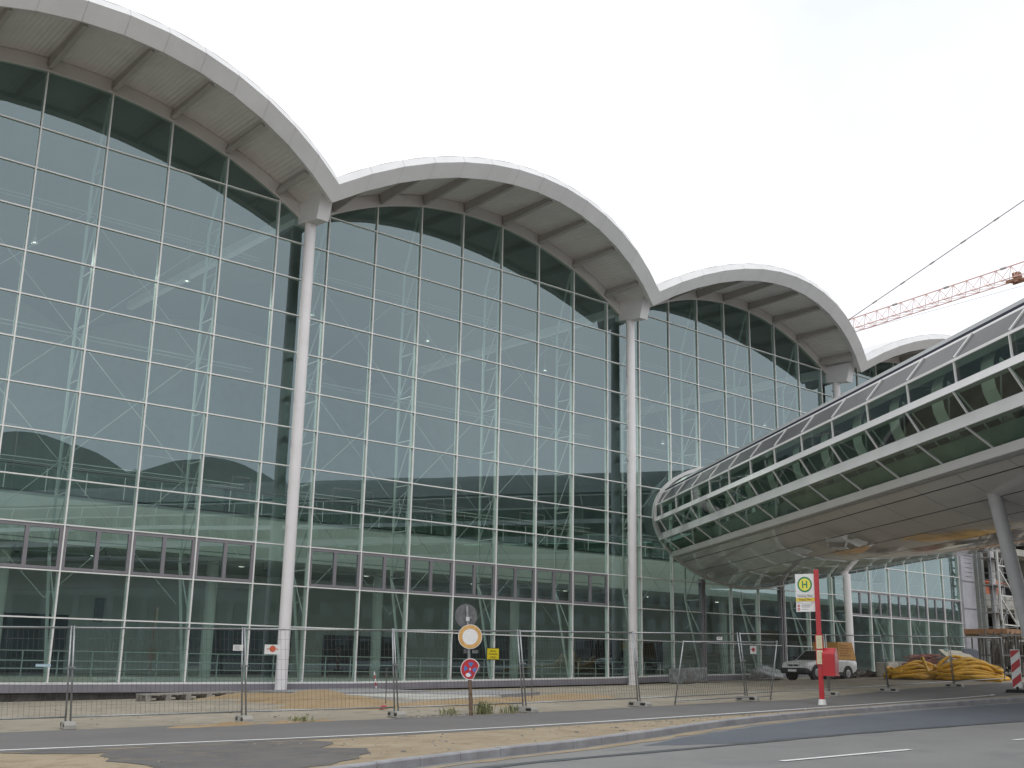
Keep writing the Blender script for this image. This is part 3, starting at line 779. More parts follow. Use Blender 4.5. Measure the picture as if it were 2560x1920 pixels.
def glass_row(p, q, d=.06):
    p2, q2 = inset(p, q, d)
    ss = [None] + S_M + [S1]
    for sg in (1, -1):
        g = MB(); lim0, lim1 = s_cut(p2[0]*sg), s_cut(q2[0]*sg)
        for s0, s1 in zip(S_M[:-1], S_M[1:]):
            if s1 <= max(lim0, lim1)-.01: continue
            s0a, s0b = max(s0, lim0), max(s0, lim1)
            j = rnd.gauss(0, .004)
            g.face([T(s0a, p2[0]*sg, p2[1]), T(s0b, (q2[0]+j)*sg, q2[1]), T(s1, (q2[0]-j)*sg, q2[1]), T(s1, p2[0]*sg, p2[1])])
        bp_(g.build('bridge_glazing', M_tglass))
glass_row(SEC['b3t'], SEC['b2b']); glass_row(SEC['b2t'], SEC['b1b']); glass_row(SEC['b1t'], SEC['eb'])
def mullions(p, q, w=.045, d=.03, nm='bridge_mullion', mt=None, ds=0.0):
    far = MB(); mt = mt or M_alu
    for s in S_M:
        for sg in (1, -1):
            if s < max(s_cut(p[0]*sg), s_cut(q[0]*sg))+.05 or s > S1: continue
            near = sg > 0 and s < 43; b = MB() if near else far
            b.bar(T(s, (p[0]+d)*sg, p[1]), T(s+ds, (q[0]+d)*sg, q[1]), w, .06, AX.cross(Vector((0,0,1))))
            if near: bp_(b.build(nm, mt))
    tag(bp_(far.build(nm+'_far', mt)), kind='stuff')
mullions(SEC['b3t'], SEC['b2b']); mullions(SEC['b2t'], SEC['b1b']); mullions(SEC['b1t'], SEC['eb']); 
# slanted roof panels with cover strips and the dark roof skin
b = MB(); strip(b, (-6.86,10.53), (-6.36,11.25)); bp_(b.build('roof_panel', M_roofg))
mullions((-6.88,10.55), (-6.38,11.27), .06, 0.0, 'cover_strip', M_band, .25)
b = MB(); strip(b, (-6.33,11.30), (-6.24,11.47)); bp_(b.build('roof_edge', M_roofd)); b = MB(); secr = [(-6.24,11.47), (-5.4,12.05), (-4.0,12.75), (-2.2,13.3), (0,13.55)]
for p, q in zip(secr[:-1], secr[1:]): strip(b, p, q)
bp_(b.build('bridge_roof', mat('roof_sheet', (.23,.24,.24), .55, var=.1, vscale=.4)))
# belly: separate metal panels with open joints over a dark lining
LJ = [-5.80, -5.07, -4.07, -2.9, -1.55, 0.0]
LJ = LJ + [-l for l in reversed(LJ[:-1])]
b = MB(); bl = MB(); gap = .018
for la, lb in zip(LJ[:-1], LJ[1:]):
    for s0, s1 in zip(S_M[:-1], S_M[1:]):
        if s1 < min(s_cut(la), s_cut(lb)): continue
        for q in range(3):
            l0 = la+gap+(lb-la-2*gap)*q/3; l1 = la+gap+(lb-la-2*gap)*(q+1)/3
            sa0, sa1 = max(s0+gap*.6, s_cut(l0)), max(s0+gap*.6, s_cut(l1))
            if s1-gap*.6 <= max(sa0, sa1): continue
            b.face([T(sa0, l0, ell(l0)), T(sa1, l1, ell(l1)), T(s1-gap*.6, l1, ell(l1)), T(s1-gap*.6, l0, ell(l0))])
for k in range(30):
    l0, l1 = -5.7+11.4*k/30, -5.7+11.4*(k+1)/30
    bl.face([T(s_cut(l0), l0, ell(l0)+.05), T(s_cut(l1), l1, ell(l1)+.05), T(S1, l1, ell(l1)+.05), T(S1, l0, ell(l0)+.05)])
sh = bp_(b.build('belly_shell', M_shell)); smooth_angle(sh, 20)
bp_(bl.build('belly_lining', M_black))
# end collar at the hall front
b = MB(); n = 72
def sect(t, gr):
    l = (EA+gr)*math.cos(t); z = EZ+(EB+gr)*math.sin(t); return l, min(z, 13.6+gr)
for k in range(n):
    q = []
    for t in (2*math.pi*k/n, 2*math.pi*(k+1)/n):
        for gr, y in ((.07, -.42), (.07, -.02), (-.14, -.02), (-.14, -.42)):
            l, z = sect(t, gr); q.append(T(s_cut(l, y), l, z))
    for a in range(4):
        a2 = (a+1) % 4; b.face([q[a], q[a2], q[4+a2], q[4+a]])
bp_(fixn(b.build('end_collar', M_band)))
b = MB()
for sg in (1, -1): b.face([T(s_cut(-5.3*sg)+.3, -5.3*sg, 7.72), T(S1, -5.3*sg, 7.72), T(S1, -6.02*sg, 8.42), T(s_cut(-6.02*sg)+.3, -6.02*sg, 8.42)])
bp_(b.build('inner_skirt', mat('skirt_green', (.30,.36,.32), .6, var=.12, vscale=.5)))
# interior of the tube: floor, inner ribs, diagonal struts
b = MB()
for sg in (1,):
    b.hexa([T(s, l, z) for z in (7.55, 7.75) for s, l in ((s_cut(-5.6)+.2, -5.6), (s_cut(5.6)+.2, 5.6), (S1, 5.6), (S1, -5.6))])
bp_(fixn(b.build('deck', M_infloor)))
b = MB(); 
for s in S_M:
    if s < 6: continue
    prev = None
    for k in range(15):
        t = R(212-k*(212-100)/14)
        l, z = (EA-.85)*math.cos(t), EZ+(EB-.6)*math.sin(t)
        cur = [T(s+.15, l, z), T(s+.85, l, z), T(s+.15, -l, z), T(s+.85, -l, z)]
        if prev: b.face([prev[0], prev[1], cur[1], cur[0]]); b.face([prev[3], prev[2], cur[2], cur[3]])
        prev = cur
bp_(b.build('inner_rib', M_inwall))
b = MB()
for k, s in enumerate(S_M):
    if s < 6 or s+MOD > S1: continue
    b.tube(T(s, -5.55, 7.95), T(s+MOD/2, -6.3, 10.2), .03, n=6); b.tube(T(s+MOD, -5.55, 7.95), T(s+MOD/2, -6.3, 10.2), .03, n=6)
bp_(b.build('diagonal_strut', M_truss))
b = MB()
for sg in (-1, 1):
    for z in (8.7, 8.35): b.tube(T(8, 5.0*sg, z), T(S1, 5.0*sg, z), .03, n=5)
bp_(b.build('bridge_handrail', M_truss))
b = MB(); b.hexa([T(s, l, z) for z in (12.2, 12.4) for s, l in ((s_cut(-4.6)+.3, -4.6), (s_cut(4.6)+.3, 4.6), (S1, 4.6), (S1, -4.6))]); bp_(fixn(b.build('ceiling', M_ingrey)))
# raking legs
for (s, l0, l1, s2) in ((34.6, -4.15, -2.75, 34.3), (30.3, -.15, -.1, 30.1), (67, -4.0, -2.6, 67), (67, 4.0, 2.6, 67)):
    p = T(s, l0, ell(l0)+.15); q = T(s2, l1, 0); q.z = A(q.x)-.3
    c = MB(); c.tube(q, p+(p-q).normalized()*.5, .22, .22, 28); bp_(smooth_angle(c.build('support_leg', M_signwhite if s > 60 else mat('leg_grey', (.40,.40,.40), .5, var=.05)), 50))

# ------------------------------------------------------------------ hall across the road (seen in the reflections)
opp = empty('opposite_hall', (0, -90, .4), label='grey vaulted hall across the road, seen mirrored in the glass front', cat='hall')
OI = Matrix.Translation(-Vector(opp.location))
def op(o): o.parent = opp; o.matrix_parent_inverse = OI; return o
b = MB(); pts = []
for k in range(5):
    xm = 36.8-21.6*k
    for q in range(17):
        th = R(33)*(1-2*q/16); pts.append((xm+10.8*math.sin(th)/math.sin(R(33)), -85, 6.0+19.6*math.cos(th)))
base = [(pts[-1][0], -85, -.5), (pts[0][0], -85, -.5)]
b.prism([Vector(p) for p in pts+base], (0, -22, 0)); op(fixn(b.build('wall', M_opp)))
b = MB()
for i in range(30): b.box(-69+i*3.8, -66+i*3.8, -84.98, -84.9, 1.5, 8); b.box(-69+i*3.8, -66+i*3.8, -84.98, -84.9, 9.5, 17)
op(b.build('window', M_oppd))

for (xa, xc, h_, lb) in ((47.7, 96, 14.2, 'dark flat roofed block beside the vaulted hall across the road'), (97, 131, 15.4, 'taller dark block across the road, second from the vaulted hall'), (132, 240, 12.4, 'long low dark block across the road, farthest from the vaulted hall')):
    ob = empty('opposite_building', (xa, -84, A(xa)), label=lb, cat='building', group='dark blocks across the road')
    b = MB(); b.box(0, xc-xa, -16, 0, -3, h_); b.build('wall', mat('dark_brick', (.13,.125,.115), .85, var=.3, vscale=.5), ob)
    b = MB(); b.box(-.3, xc-xa+.3, -16.3, .3, h_, h_+.5); b.build('roof', M_grey, ob)
    b = MB()
    for i in range(int((xc-xa)/3.4)):
        for z in (2, 5.4, 8.8): b.box(1+i*3.4, 2.9+i*3.4, .0, .05, z, z+1.9)
    b.build('window', M_oppd, ob)

# ------------------------------------------------------------------ unfinished end of the hall, scaffold, lattice mast, shell building
b = MB(); b.box(58.0, 60.0, -.25, .2, 1.2, 14.0)
o = b.build('end_pier', mat('pier_metal', (.42,.42,.46), .55, .2, var=.08, vscale=1.2)); hp(o)
b = MB()
for z in (2.6, 4.4, 6.1, 8.2, 10.2): b.box(58.02, 59.98, -.29, -.25, z, z+.08)
for z in [8.6+.35*q for q in range(9)]: b.box(58.6, 59.6, -.28, -.25, z, z+.03)
hp(b.build('pier_rails', M_plinth))
sc = empty('scaffold_tower', (60.9, -1.2, A(60)), label='steel tube scaffold tower with plank decks at the unfinished end of the hall', cat='scaffold')
b = MB()
for x in (-1.0, .9, 2.6):
    for y in (-.5, .6): b.tube((x, y, 0), (x, y, 12.2), .045, n=6)
for z in (2.1, 4.2, 6.3, 8.4, 10.5):
    for y in (-.5, .6):
        for dz_ in (0, .55, 1.05): b.tube((-1.0, y, z+dz_), (2.6, y, z+dz_), .03, n=5)
    for x in (-1.0, .9, 2.6): b.tube((x, -.5, z), (x, .6, z), .03, n=5)
b.build('scaffold_frame', M_steel, sc)
b = MB()
for k, z in enumerate((2.1, 4.2, 6.3, 8.4)):
    xa = (-1.0, .9)[k % 2]; b.tube((xa, -.5, z), (xa+1.8, -.5, z+2.1), .03, n=5)
b.build('diagonal_brace', M_steel, sc)
b = MB()
for z in (2.12, 4.22, 6.32, 8.42, 10.52): b.box(-1.0, 2.6, -.45, .55, z, z+.06)
b.build('plank_deck', M_gwood, sc)
b = MB(); b.bar((.3, -.1, 4.3), (1.0, -.1, 6.35), .05, .05); b.bar((.7, -.1, 4.3), (1.4, -.1, 6.35), .05, .05)
for k in range(8): b.bar((.35+.09*k, -.1, 4.5+.24*k), (.75+.09*k, -.1, 4.5+.24*k), .03, .03)
b.build('ladder', M_steel, sc)
b = MB(); x0, x1, y = 60.6, 63.1, -1.9
b.bar((x0, y, 5.3), (x0, y, 11.6), .13, .13); b.bar((x1, y, 4.9), (x1, y, 11.6), .22, .22)
for z in (4.95, 7.2, 9.5, 11.55): b.bar((x0, y, z if z > 5 else 5.0), (x1, y, z), .1, .1)
for z in (9.5, 7.2, 5.0): b.bar((x1, y, z), (x0, y, z+2.1), .1, .1)
b.bar((x0+.1, y, 3.6), (x0+.1, y, 5.3), .1, .1)
tag(b.build('lattice_mast', M_truss), 'white welded lattice frame hanging beside the scaffold at the hall end', 'lattice frame')

shell = empty('shell_building', (75, 6, A(60)), label='unfinished concrete storeys with dark open floors beyond the scaffold', cat='building')
SI = Matrix.Translation(-Vector(shell.location))
def sp(o): o.parent = shell; o.matrix_parent_inverse = SI; return o
for (z0, z1, y) in ((6.5, 7.6, 1.0), (11.2, 11.75, 1.2), (12.4, 12.8, 1.2), (3.95, 4.5, 1.6), (16, 17, 1.2)):
    b = MB(); b.box(63.6, 98, y, 22, z0, z1); sp(b.build('floor_slab', M_conc))
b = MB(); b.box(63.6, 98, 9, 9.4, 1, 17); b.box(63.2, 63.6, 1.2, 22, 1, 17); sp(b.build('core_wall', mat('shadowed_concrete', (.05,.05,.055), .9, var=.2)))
b = MB()
for x in (66, 71, 76, 82, 88): b.box(x, x+.5, 3, 3.5, 1, 16)
sp(b.build('pillar', M_conc))
b = MB(); b.box(64.2, 69, 1.3, 1.36, 8.6, 8.72); b.box(64.2, 69, 1.3, 1.36, 7.65, 7.7); b.box(64.4, 66.2, 1.7, 2.4, 7.6, 8.5); b.box(66.8, 68.6, 1.8, 2.4, 7.6, 8.9); sp(b.build('orange_barrier', mat('site_orange', (.45,.13,.06), .7, var=.3, vscale=2)))

form = empty('formwork_table', (46.6, -8.6, A(46.6)-.35), label='brown timber formwork table on steel props left of the striped barrier board', cat='formwork')
b = MB(); b.box(-2.4, 4.5, -1.4, 1.4, 2.75, 3.05); b.build('plywood_deck', M_brownply, form)
b = MB()
for x in (-2, -.6, .8, 2.2, 3.8): b.box(x-.07, x+.07, -1.5, 1.5, 2.53, 2.75)
b.build('joist', M_wood, form)
for x in (-2.0, -.6, .8, 2.2, 3.8):
    for y in (-1.1, 1.1): b = MB(); b.tube((x, y, -.6), (x, y, 2.55), .05, n=8); b.build('prop', M_dsteel, form)
for x in (-2.0, .8): b = MB(); b.tube((x, -1.1, .3), (x+1.6, -1.1, 2.4), .03, n=6); b.build('brace', M_dsteel, form)
stk = empty('timber_stack', (45.4, -10.4, G(45.4, -10.4)), label='untidy stack of grey planks below the formwork table', cat='timber stack')
b = MB()
for k in range(26):
    L = rnd.uniform(2.2, 4.2); z = .08+.09*(k//4); y = -.5+.3*(k % 4)+rnd.uniform(-.05, .05); x = rnd.uniform(-.4, .4); a = rnd.uniform(-.06, .06)
    b.bar((x-L/2, y-a*L/2, z), (x+L/2, y+a*L/2, z), .22, .05)
b.build('planks', M_gwood, stk)

# ------------------------------------------------------------------ tower crane
P_r, P_l = Vector((79.76, 2.17, 39.1)), Vector((85.29, 24.53, 39.5))
jd = (P_r-P_l).normalized(); jn = Vector((-jd.y, jd.x, 0)).normalized()
tip = P_l - jd*8; mast_top = P_r + jd*8.5
crane = empty('tower_crane', (mast_top.x, mast_top.y, 0), label='red lattice tower crane jib with grey pendant bars above the hall roof', cat='crane')
CI = Matrix.Translation(-Vector(crane.location))
def cp(o): o.parent = crane; o.matrix_parent_inverse = CI; return o
b = MB(); L = (mast_top-tip).length; npan = int(L/1.75)
hw = .62; hh = 1.45
up = Vector((0, 0, 1))
nodes = []
for k in range(npan+1):
    c = tip + jd*(k*L/npan); nodes.append((c-jn*hw, c+jn*hw, c+up*hh))
b.tube(nodes[0][0], nodes[-1][0], .055, n=6); b.tube(nodes[0][1], nodes[-1][1], .055, n=6); b.tube(nodes[0][2], nodes[-1][2], .065, n=6)
for k in range(npan):
    a, c = nodes[k], nodes[k+1]
    mid = (a[2]+c[2])/2
    for q in (0, 1): b.tube(a[q], mid, .03, n=5); b.tube(c[q], mid, .03, n=5)
    b.tube(a[0], a[1], .03, n=5); b.tube(a[0], c[1], .03, n=5)
cp(b.build('jib', M_crane))
for k in range(0, npan, 4): b = MB(); b.tube(nodes[k][2]-jd*.3, nodes[k][2]+jd*.3, .13, n=8); cp(b.build('chord_joint', M_craneg))
apex = mast_top + up*9.6
pj = nodes[4][2]
# pendant bars in line towards the mast apex
pend_a, pend_b = pj, apex
b = MB(); b.tube(pend_a, pend_b, .055, n=6); cp(b.build('pendant_bar', M_craneg))
for k in range(1, 8):
    b = MB(); c = pend_a.lerp(pend_b, k/7.6); d = (pend_b-pend_a).normalized(); b.tube(c-d*.32, c+d*.32, .095, n=8); cp(b.build('pendant_coupling', M_craneg))
b = MB(); b.tube(tip, mast_top-up*1.2, .02, n=4); cp(b.build('trolley_rope', M_craneg))
tr0 = P_r - jd*.8
b = MB()
for sg in (-1, 1): b.bar(tr0-jd*.9+jn*.5*sg-up*.25, tr0+jd*.9+jn*.5*sg-up*.25, .12, .25)
b.bar(tr0-jd*.5-jn*.5-up*.3, tr0-jd*.5+jn*.5-up*.3, .2, .2); b.bar(tr0+jd*.5-jn*.5-up*.3, tr0+jd*.5+jn*.5-up*.3, .2, .2); b.box(tr0.x-.3, tr0.x+.3, tr0.y-.35, tr0.y+.35, tr0.z+.05, tr0.z+.55)
cp(b.build('trolley', mat('trolley_brown', (.22,.10,.05), .6)))
b = MB(); q = .8
for sx in (-q, q):
    for sy in (-q, q): b.tube((mast_top.x+sx, mast_top.y+sy, -.4), (mast_top.x+sx*.9, mast_top.y+sy*.9, mast_top.z+1), .11, n=6)
z = 0
while z < mast_top.z-1:
    for (a, c) in (((-q,-q),(q,-q)),((q,-q),(q,q)),((q,q),(-q,q)),((-q,q),(-q,-q))):
        b.tube((mast_top.x+a[0], mast_top.y+a[1], z), (mast_top.x+c[0], mast_top.y+c[1], z+1.6), .05, n=5)
    z += 1.6
b.tube(mast_top+Vector((-q, -q, 0)), apex, .1, n=6); b.tube(mast_top+Vector((q, q, 0)), apex, .1, n=6)
cp(b.build('mast', M_crane))

# ------------------------------------------------------------------ construction fence
JT = [(-20.75,-18.35),(-16.92,-18.90),(-13.15,-19.50),(-9.46,-20.29),(-5.64,-20.72),(-1.29,-20.79),(3.80,-20.72),(9.10,-20.25),(13.80,-19.75),(20.30,-18.95),(26.5,-18.2)]
PL = ['galvanised mesh fence panel cut off by the left edge of the photo',
 'mesh fence panel in front of the grey pallet, with a pale blue tag',
 'mesh fence panel in front of the nearest white column, carrying the orange emblem board',
 'mesh fence panel behind the leaning traffic sign post, carrying the yellow notice',
 'mesh fence panel between the yellow notice and the second white column',
 'mesh fence panel right of the second column, behind the lower tilted panel',
 'mesh fence panel passing behind the red bus stop pole in front of the van',
 'mesh fence panel between the red litter bin and the heap of yellow pipes',
 'mesh fence panel standing in front of the heap of yellow pipes',
 'mesh fence panel at the right edge behind the striped barrier board']
def fence_panel(a, c, label, height=2.0, lean=0.0, zoff=.12, group='mesh panels of the construction fence', sh=(0.0, 0.0)):
    a, c = Vector(a), Vector(c); d = c-a; L = d.length; ang = math.atan2(d.y, d.x)
    za, zc = A(a.x)+zoff, A(c.x)+zoff
    root = empty('construction_fence', (a.x, a.y, za), label=label, cat='fence panel', group=group)
    root.rotation_euler = (lean, 0, ang)
    sl = (zc-za)/L; e = .05
    def q(u, z): return (u+(sh[0]+(sh[1]-sh[0])*u/L)*z/2.0, 0, z+sl*u)
    b = MB()
    b.tube(q(e, 0), q(e-.02, height), .021, n=8); b.tube(q(L-e, 0), q(L-e+.02, height), .021, n=8)
    b.tube(q(e, height-.04), q(L-e, height-.04), .021, n=8); b.tube(q(e, .12), q(L-e, .12), .018, n=8)
    b.build('tube_frame', M_steel, root, smooth=True)
    b = MB(); n = int(L/.105)
    for k in range(1, n): 
        u = e+(L-2*e)*k/n; b.bar(q(u, .12), q(u, height-.04), .0042, .0042)
    for k in range(1, 8):
        z = .12+(height-.16)*k/8; b.bar(q(e, z), q(L-e, z), .0042, .0042)
    b.build('wire_mesh', M_dsteel, root)
    return root
panels = []
SH = [-.08, -.10, -.14, -.14, -.17, -.15, -.22, -.06, -.30, -.20, -.1]
leans = [0.02, 0.02, .03, .05, .04, .05, .03, .01, .03, .0]
for k in range(len(JT)-1):
    panels.append(fence_panel(JT[k], JT[k+1], PL[k], lean=-leans[k], sh=(SH[k], SH[k+1])))
fence_panel((-.05,-21.02), (4.72,-20.98), 'lower mesh panel leaning loosely before the fence line left of the bus stop', 1.86, lean=.10, zoff=.02, sh=(.27, .22))
# clamps joining the panels
CL = ['clamp at the leftmost fence joint','fence clamp beside the small white notice','fence clamp left of the traffic sign','fence clamp right of the yellow notice','fence clamp at the second white column','fence clamp left of the red bus stop pole','fence clamp above the foot behind the litter bin','fence clamp between van and yellow pipes','fence clamp before the yellow pipes']
proto = None
for k in range(1, 10):
    x, y = JT[k]; z = A(x)+1.25
    d = Vector(JT[k+1])-Vector(JT[k]); ang = math.atan2(d.y, d.x)
    if proto is None:
        b = MB(); b.box(-.085, .085, -.035, .035, -.022, .022); b.tube((0, -.06, 0), (0, .06, 0), .014, n=8)
        proto = b.build('fence_clamp', M_steel); o = proto
    else: o = proto.copy(); COL.objects.link(o)
    o.location = (x+SH[k]*.62, y-.02, z); o.rotation_euler = (0, 0, ang)
    tag(o, 'steel '+CL[k-1], 'clamp', 'clamps joining the fence panels')
# concrete feet
FL = ['grey fence foot at the leftmost joint on the path edge','grey fence foot beside the orange sand, below the small white notice','grey fence foot left of the traffic sign post','dark grey fence foot right of the weeds','grey fence foot in front of the second white column','grey fence foot between the two tilted fence posts near the bus stop','grey fence foot just right of the red bus stop pole','grey fence foot left of the yellow pipes','grey fence foot in front of the yellow pipes']
proto = None
for k in range(1, 10):
    x, y = JT[k]; d = Vector(JT[k+1])-Vector(JT[k]); ang = math.atan2(d.y, d.x)+R(90)
    if proto is None:
        b = MB(); prof = [(-.36,0),(.36,0),(.36,.09),(.30,.15),(-.30,.15),(-.36,.09)]
        b.prism([Vector((u, -.115, w)) for u, w in prof], (0, .23, 0))
        proto = b.build('fence_block', M_conc); bevel(proto, .012)
        h = MB(); h.box(-.30, -.12, -.117, .117, .04, .11); h.box(.14, .30, -.117, .117, .04, .11); hh_ = h.build('grip_slot', M_black, proto)
        o = proto
    else:
        o = proto.copy(); COL.objects.link(o)
        c = hh_.copy(); COL.objects.link(c); c.parent = o
    o.location = (x+.0, y-.02, A(x)+.005); o.rotation_euler = (0, -.022*math.cos(ang), ang + rnd.uniform(-.15, .15))
    tag(o, FL[k-1], 'fence foot', 'concrete feet of the construction fence')
# boards hanging on the fence
def plate(name, x, y, z, w, h, material, label, cat, ang, group=None, tilt=0.0):
    root = empty(name, (x, y, z), label=label, cat=cat, group=group); root.rotation_euler = (0, tilt, ang)
    b = MB(); b.box(-w/2, w/2, -.004, .004, -h/2, h/2); b.build('board', material, root)
    return root
def front(z=0.0, x=0.0, out_=-.006): return frameM((x, out_, z), (1,0,0), (0,0,1))
ang3 = math.atan2(-20.72+20.29, -5.64+9.46)
r_ = plate('warning_notice', -6.75, -20.69, A(-6.75)+1.50, .40, .31, M_ink, 'yellow notice with black lettering and black border on the fence', 'notice', ang3)
b = MB(); b.box(-.182, .182, -.006, -.004, -.138, .138); b.build('yellow_face', M_yellow, r_)
for i, tx in enumerate(('Betreten', 'der Baustelle', 'verboten')):
    text('lettering', tx, .062, M_ink, r_, front(.075-.075*i, 0, -.008), sx=.82)
b = MB(); b.box(-.15, .15, -.007, -.006, -.122, -.116); b.build('small_print', M_ink, r_)
a2 = math.atan2(-20.29+19.5, -9.46+13.15)
r_ = plate('emblem_board', -12.62, -19.66, A(-12.62)+1.62, .38, .22, M_signwhite, 'white board with an orange emblem on the fence near the first column', 'sign board', a2)
b = MB()
for k in range(8):
    t = R(45*k); b.disc((math.cos(t)*.045, -.006, .015+math.sin(t)*.045), (0,-1,0), (0,0,1), .032, .002, 14)
b.disc((0, -.006, .015), (0,-1,0), (0,0,1), .05, .0025, 18); b.build('emblem', M_emblem, r_)
b = MB(); b.box(-.14, -.075, -.006, -.004, 0, .02); b.box(.075, .14, -.006, -.004, 0, .02); b.build('emblem_bar', M_emblem, r_)
a1 = math.atan2(-.6, 3.77)
r_ = plate('white_notice', -13.42, -19.5, A(-13.42)+1.66, .24, .13, M_signwhite, 'small white notice at the top of the fence left of the orange emblem board', 'notice', a1)
b = MB()
for i in range(4): b.box(-.09, .03+.02*(i % 2), -.006, -.004, .035-.025*i, .043-.025*i)
b.build('print_line', M_signgrey, r_)
r_ = plate('blue_tag', -17.05, -18.93, A(-17.1)+1.33, .30, .06, M_blue, 'narrow pale blue tag fixed to the leftmost full fence panel', 'tag', a1)
r_.location = (-17.55, -18.86, A(-17.5)+1.30)
b = MB(); b.box(-.13, .13, -.006, -.004, -.004, .004); b.build('print_line', M_signwhite, r_)
r_ = plate('white_notice', 2.35, -20.86, A(2.35)+1.93, .26, .10, M_signwhite, 'white notice on the loosely leaning lower mesh panel', 'notice', 0)
b = MB()
for i in range(2): b.box(-.1, .08, -.006, -.004, .02-.03*i, .03-.03*i)
b.build('print_line', M_signgrey, r_)
r_ = plate('emblem_board', 4.05, -20.85, A(4.0)+1.58, .32, .25, M_signwhite, 'white board with a red emblem on the fence left of the bus stop pole', 'sign board', 0)
b = MB(); b.disc((0, -.006, .01), (0,-1,0), (0,0,1), .07, .0025, 8); b.box(-.13, .13, -.006, -.004, 0, .02); b.build('emblem', M_signred, r_)
r_ = plate('green_tag', 19.6, -19.08, A(19.6)+1.55, .34, .14, mat('tag_green', (.10,.26,.22), .5), 'small green tag on the fence in front of the yellow pipes', 'tag', .12)
b = MB(); b.box(-.13, .13, -.006, -.004, -.01, .01); b.build('print_line', M_signwhite, r_)

# ------------------------------------------------------------------ leaning traffic sign post
sp0 = Vector((-7.59, -20.89, A(-7.59)-.05)); view = Vector((CAM.x-sp0.x, CAM.y-sp0.y, 0)).normalized(); side = Vector((-view.y, view.x, 0))   # side points to the right of the picture?
side = Vector((view.y*-1, view.x, 0)); 
if side.dot(RIGHT) < 0: side = -side
sg = empty('traffic_sign', sp0, label='leaning rusty post with three battered round traffic signs beside the fence', cat='traffic sign')
ptop = Vector((0,0,2.75)) - side*.17
b = MB(); b.tube((0,0,0), ptop*.42, .052, .045, 12); b.build('post', M_rust, sg)
b = MB(); b.tube(ptop*.42, ptop, .036, .034, 12); b.build('upper_post', M_steel, sg)
def pole(z): return ptop*(z/2.75)
nv = view
c = pole(2.48) - side*.04 - nv*.06
ax = (nv + side*.35).normalized(); b = MB(); b.disc(c+Vector((0,0,.02)), ax, (0,0,1), .30, .006, 36); b.disc(c+Vector((0,0,.02))+ax*.006, ax, (0,0,1), .27, .004, 36); d_ = b.build('sign_back', M_signgrey, sg)
b = MB()
for dx in (-.17, .12): b.disc(c+side*dx+Vector((0,0,-.02))+ax*.012, ax, (0,0,1), .035, .004, 12)
b.build('sticker', M_steel, d_)
c = pole(1.98)+nv*.055+side*.045
ax = (nv - side*.05 + Vector((0,0,.03))).normalized()
b = MB(); b.disc(c, ax, (0,0,1), .305, .008, 44); d_ = b.build('prohibition_disc', M_signwhite, sg)
b = MB(); b.ring(c+ax*.006, ax, (0,0,1), .20, .292, .004, 44); b.build('orange_ring', M_orange, d_)
b = MB(); b.box(-.06,.06,-.01,.01,-.05,.05, Matrix.Translation(c-side*.10-Vector((0,0,.36))-nv*.03)); b.box(-.09,.09,-.01,.01,-.04,.04, Matrix.Translation(c+side*.14-Vector((0,0,.37))-nv*.03)); b.build('torn_bracket', M_signgrey, sg)
b = MB(); b.box(-.05,.05,-.012,.012,-.05,.05, Matrix.Translation(pole(2.42)+nv*.04)); b.build('clamp_plate', M_signwhite, sg)
c = pole(1.18)+nv*.055+side*.02
ax = (nv*1.0 - side*.42).normalized(); upv = (Vector((0,0,1))+side*.14)
def bent(x, y):
    lim = .62 - .30*y*0 - .35*(y < 0)*(-y)
    lim = .74 + .35*y
    return (min(x, max(lim, .05)), y) if x > lim else None
b = MB(); b.disc(c, ax, upv, .265, .008, 48, keep=bent); d_ = b.build('no_stopping_disc', M_signwhite, sg)
b = MB(); b.disc(c+ax*.006, ax, upv, .245, .004, 48, keep=bent); b.build('red_ring', M_signred, d_)
b = MB()
upn = (upv-ax*upv.dot(ax)).normalized(); sd2 = upn.cross(ax)
for k in range(4):
    t0 = 90*k+45+19; pts = []
    for q in range(9):
        t = R(90*k-26+52*q/8); u, w = math.cos(t)*.168, math.sin(t)*.168
        if u > .74*.245+.35*w-.02: u = .74*.245+.35*w-.02
        pts.append(c+ax*.0085+sd2*u+upn*w)
    t = R(90*k); pts.append(c+ax*.0085+sd2*math.cos(t)*.05+upn*math.sin(t)*.05)
    b.prism(pts, ax*.002)
fixn(b.build('blue_sector', M_signblue, d_))
b = MB(); b.disc(c+ax*.012-upn*.15-sd2*.03, ax, upv, .05, .003, 9, rx=1.4); b.disc(c+ax*.012, ax, upv, .035, .003, 6, rx=.5); b.build('white_scuff', M_signwhite, d_)
# flap of sheet metal folded behind the disc
b = MB(); b.prism([c+sd2*.12+upn*.2-ax*.01, c+sd2*.10-upn*.1-ax*.01, c+sd2*.2-upn*.05-ax*.12, c+sd2*.22+upn*.12-ax*.12], ax*.006); b.build('folded_edge', M_signgrey, d_)

# ------------------------------------------------------------------ bus stop
s0 = Vector((3.65, -23.6, A(3.65)))
view = Vector((CAM.x-s0.x, CAM.y-s0.y, 0)).normalized(); side = Vector((-view.y, view.x, 0))
if side.dot(RIGHT) < 0: side = -side
stop = empty('bus_stop', s0, label='red bus stop pole with a white H flag sign and timetable cases', cat='bus stop')
b = MB(); b.box(-.075, .075, -.05, .05, .0, 3.98); o = b.build('pole', M_red, stop); bevel(o, .015); o.rotation_euler = (0, 0, math.atan2(side.y, side.x))
b = MB(); b.tube((0,0,-.02), (0,0,.16), .13, .10, 16); b.build('base_socket', M_signwhite, stop)
fx = (side*.93 + view*.36).normalized()          # flag sign direction (in plan), leaving to the left of the pole
fl = -fx
FM = frameM((0,0,0), fx, (0,0,1))                # local X to the right, Y up, Z towards the viewer
if Vector((FM[0][2], FM[1][2], 0)).dot(view) < 0: FM = frameM((0,0,0), -fx, (0,0,1))
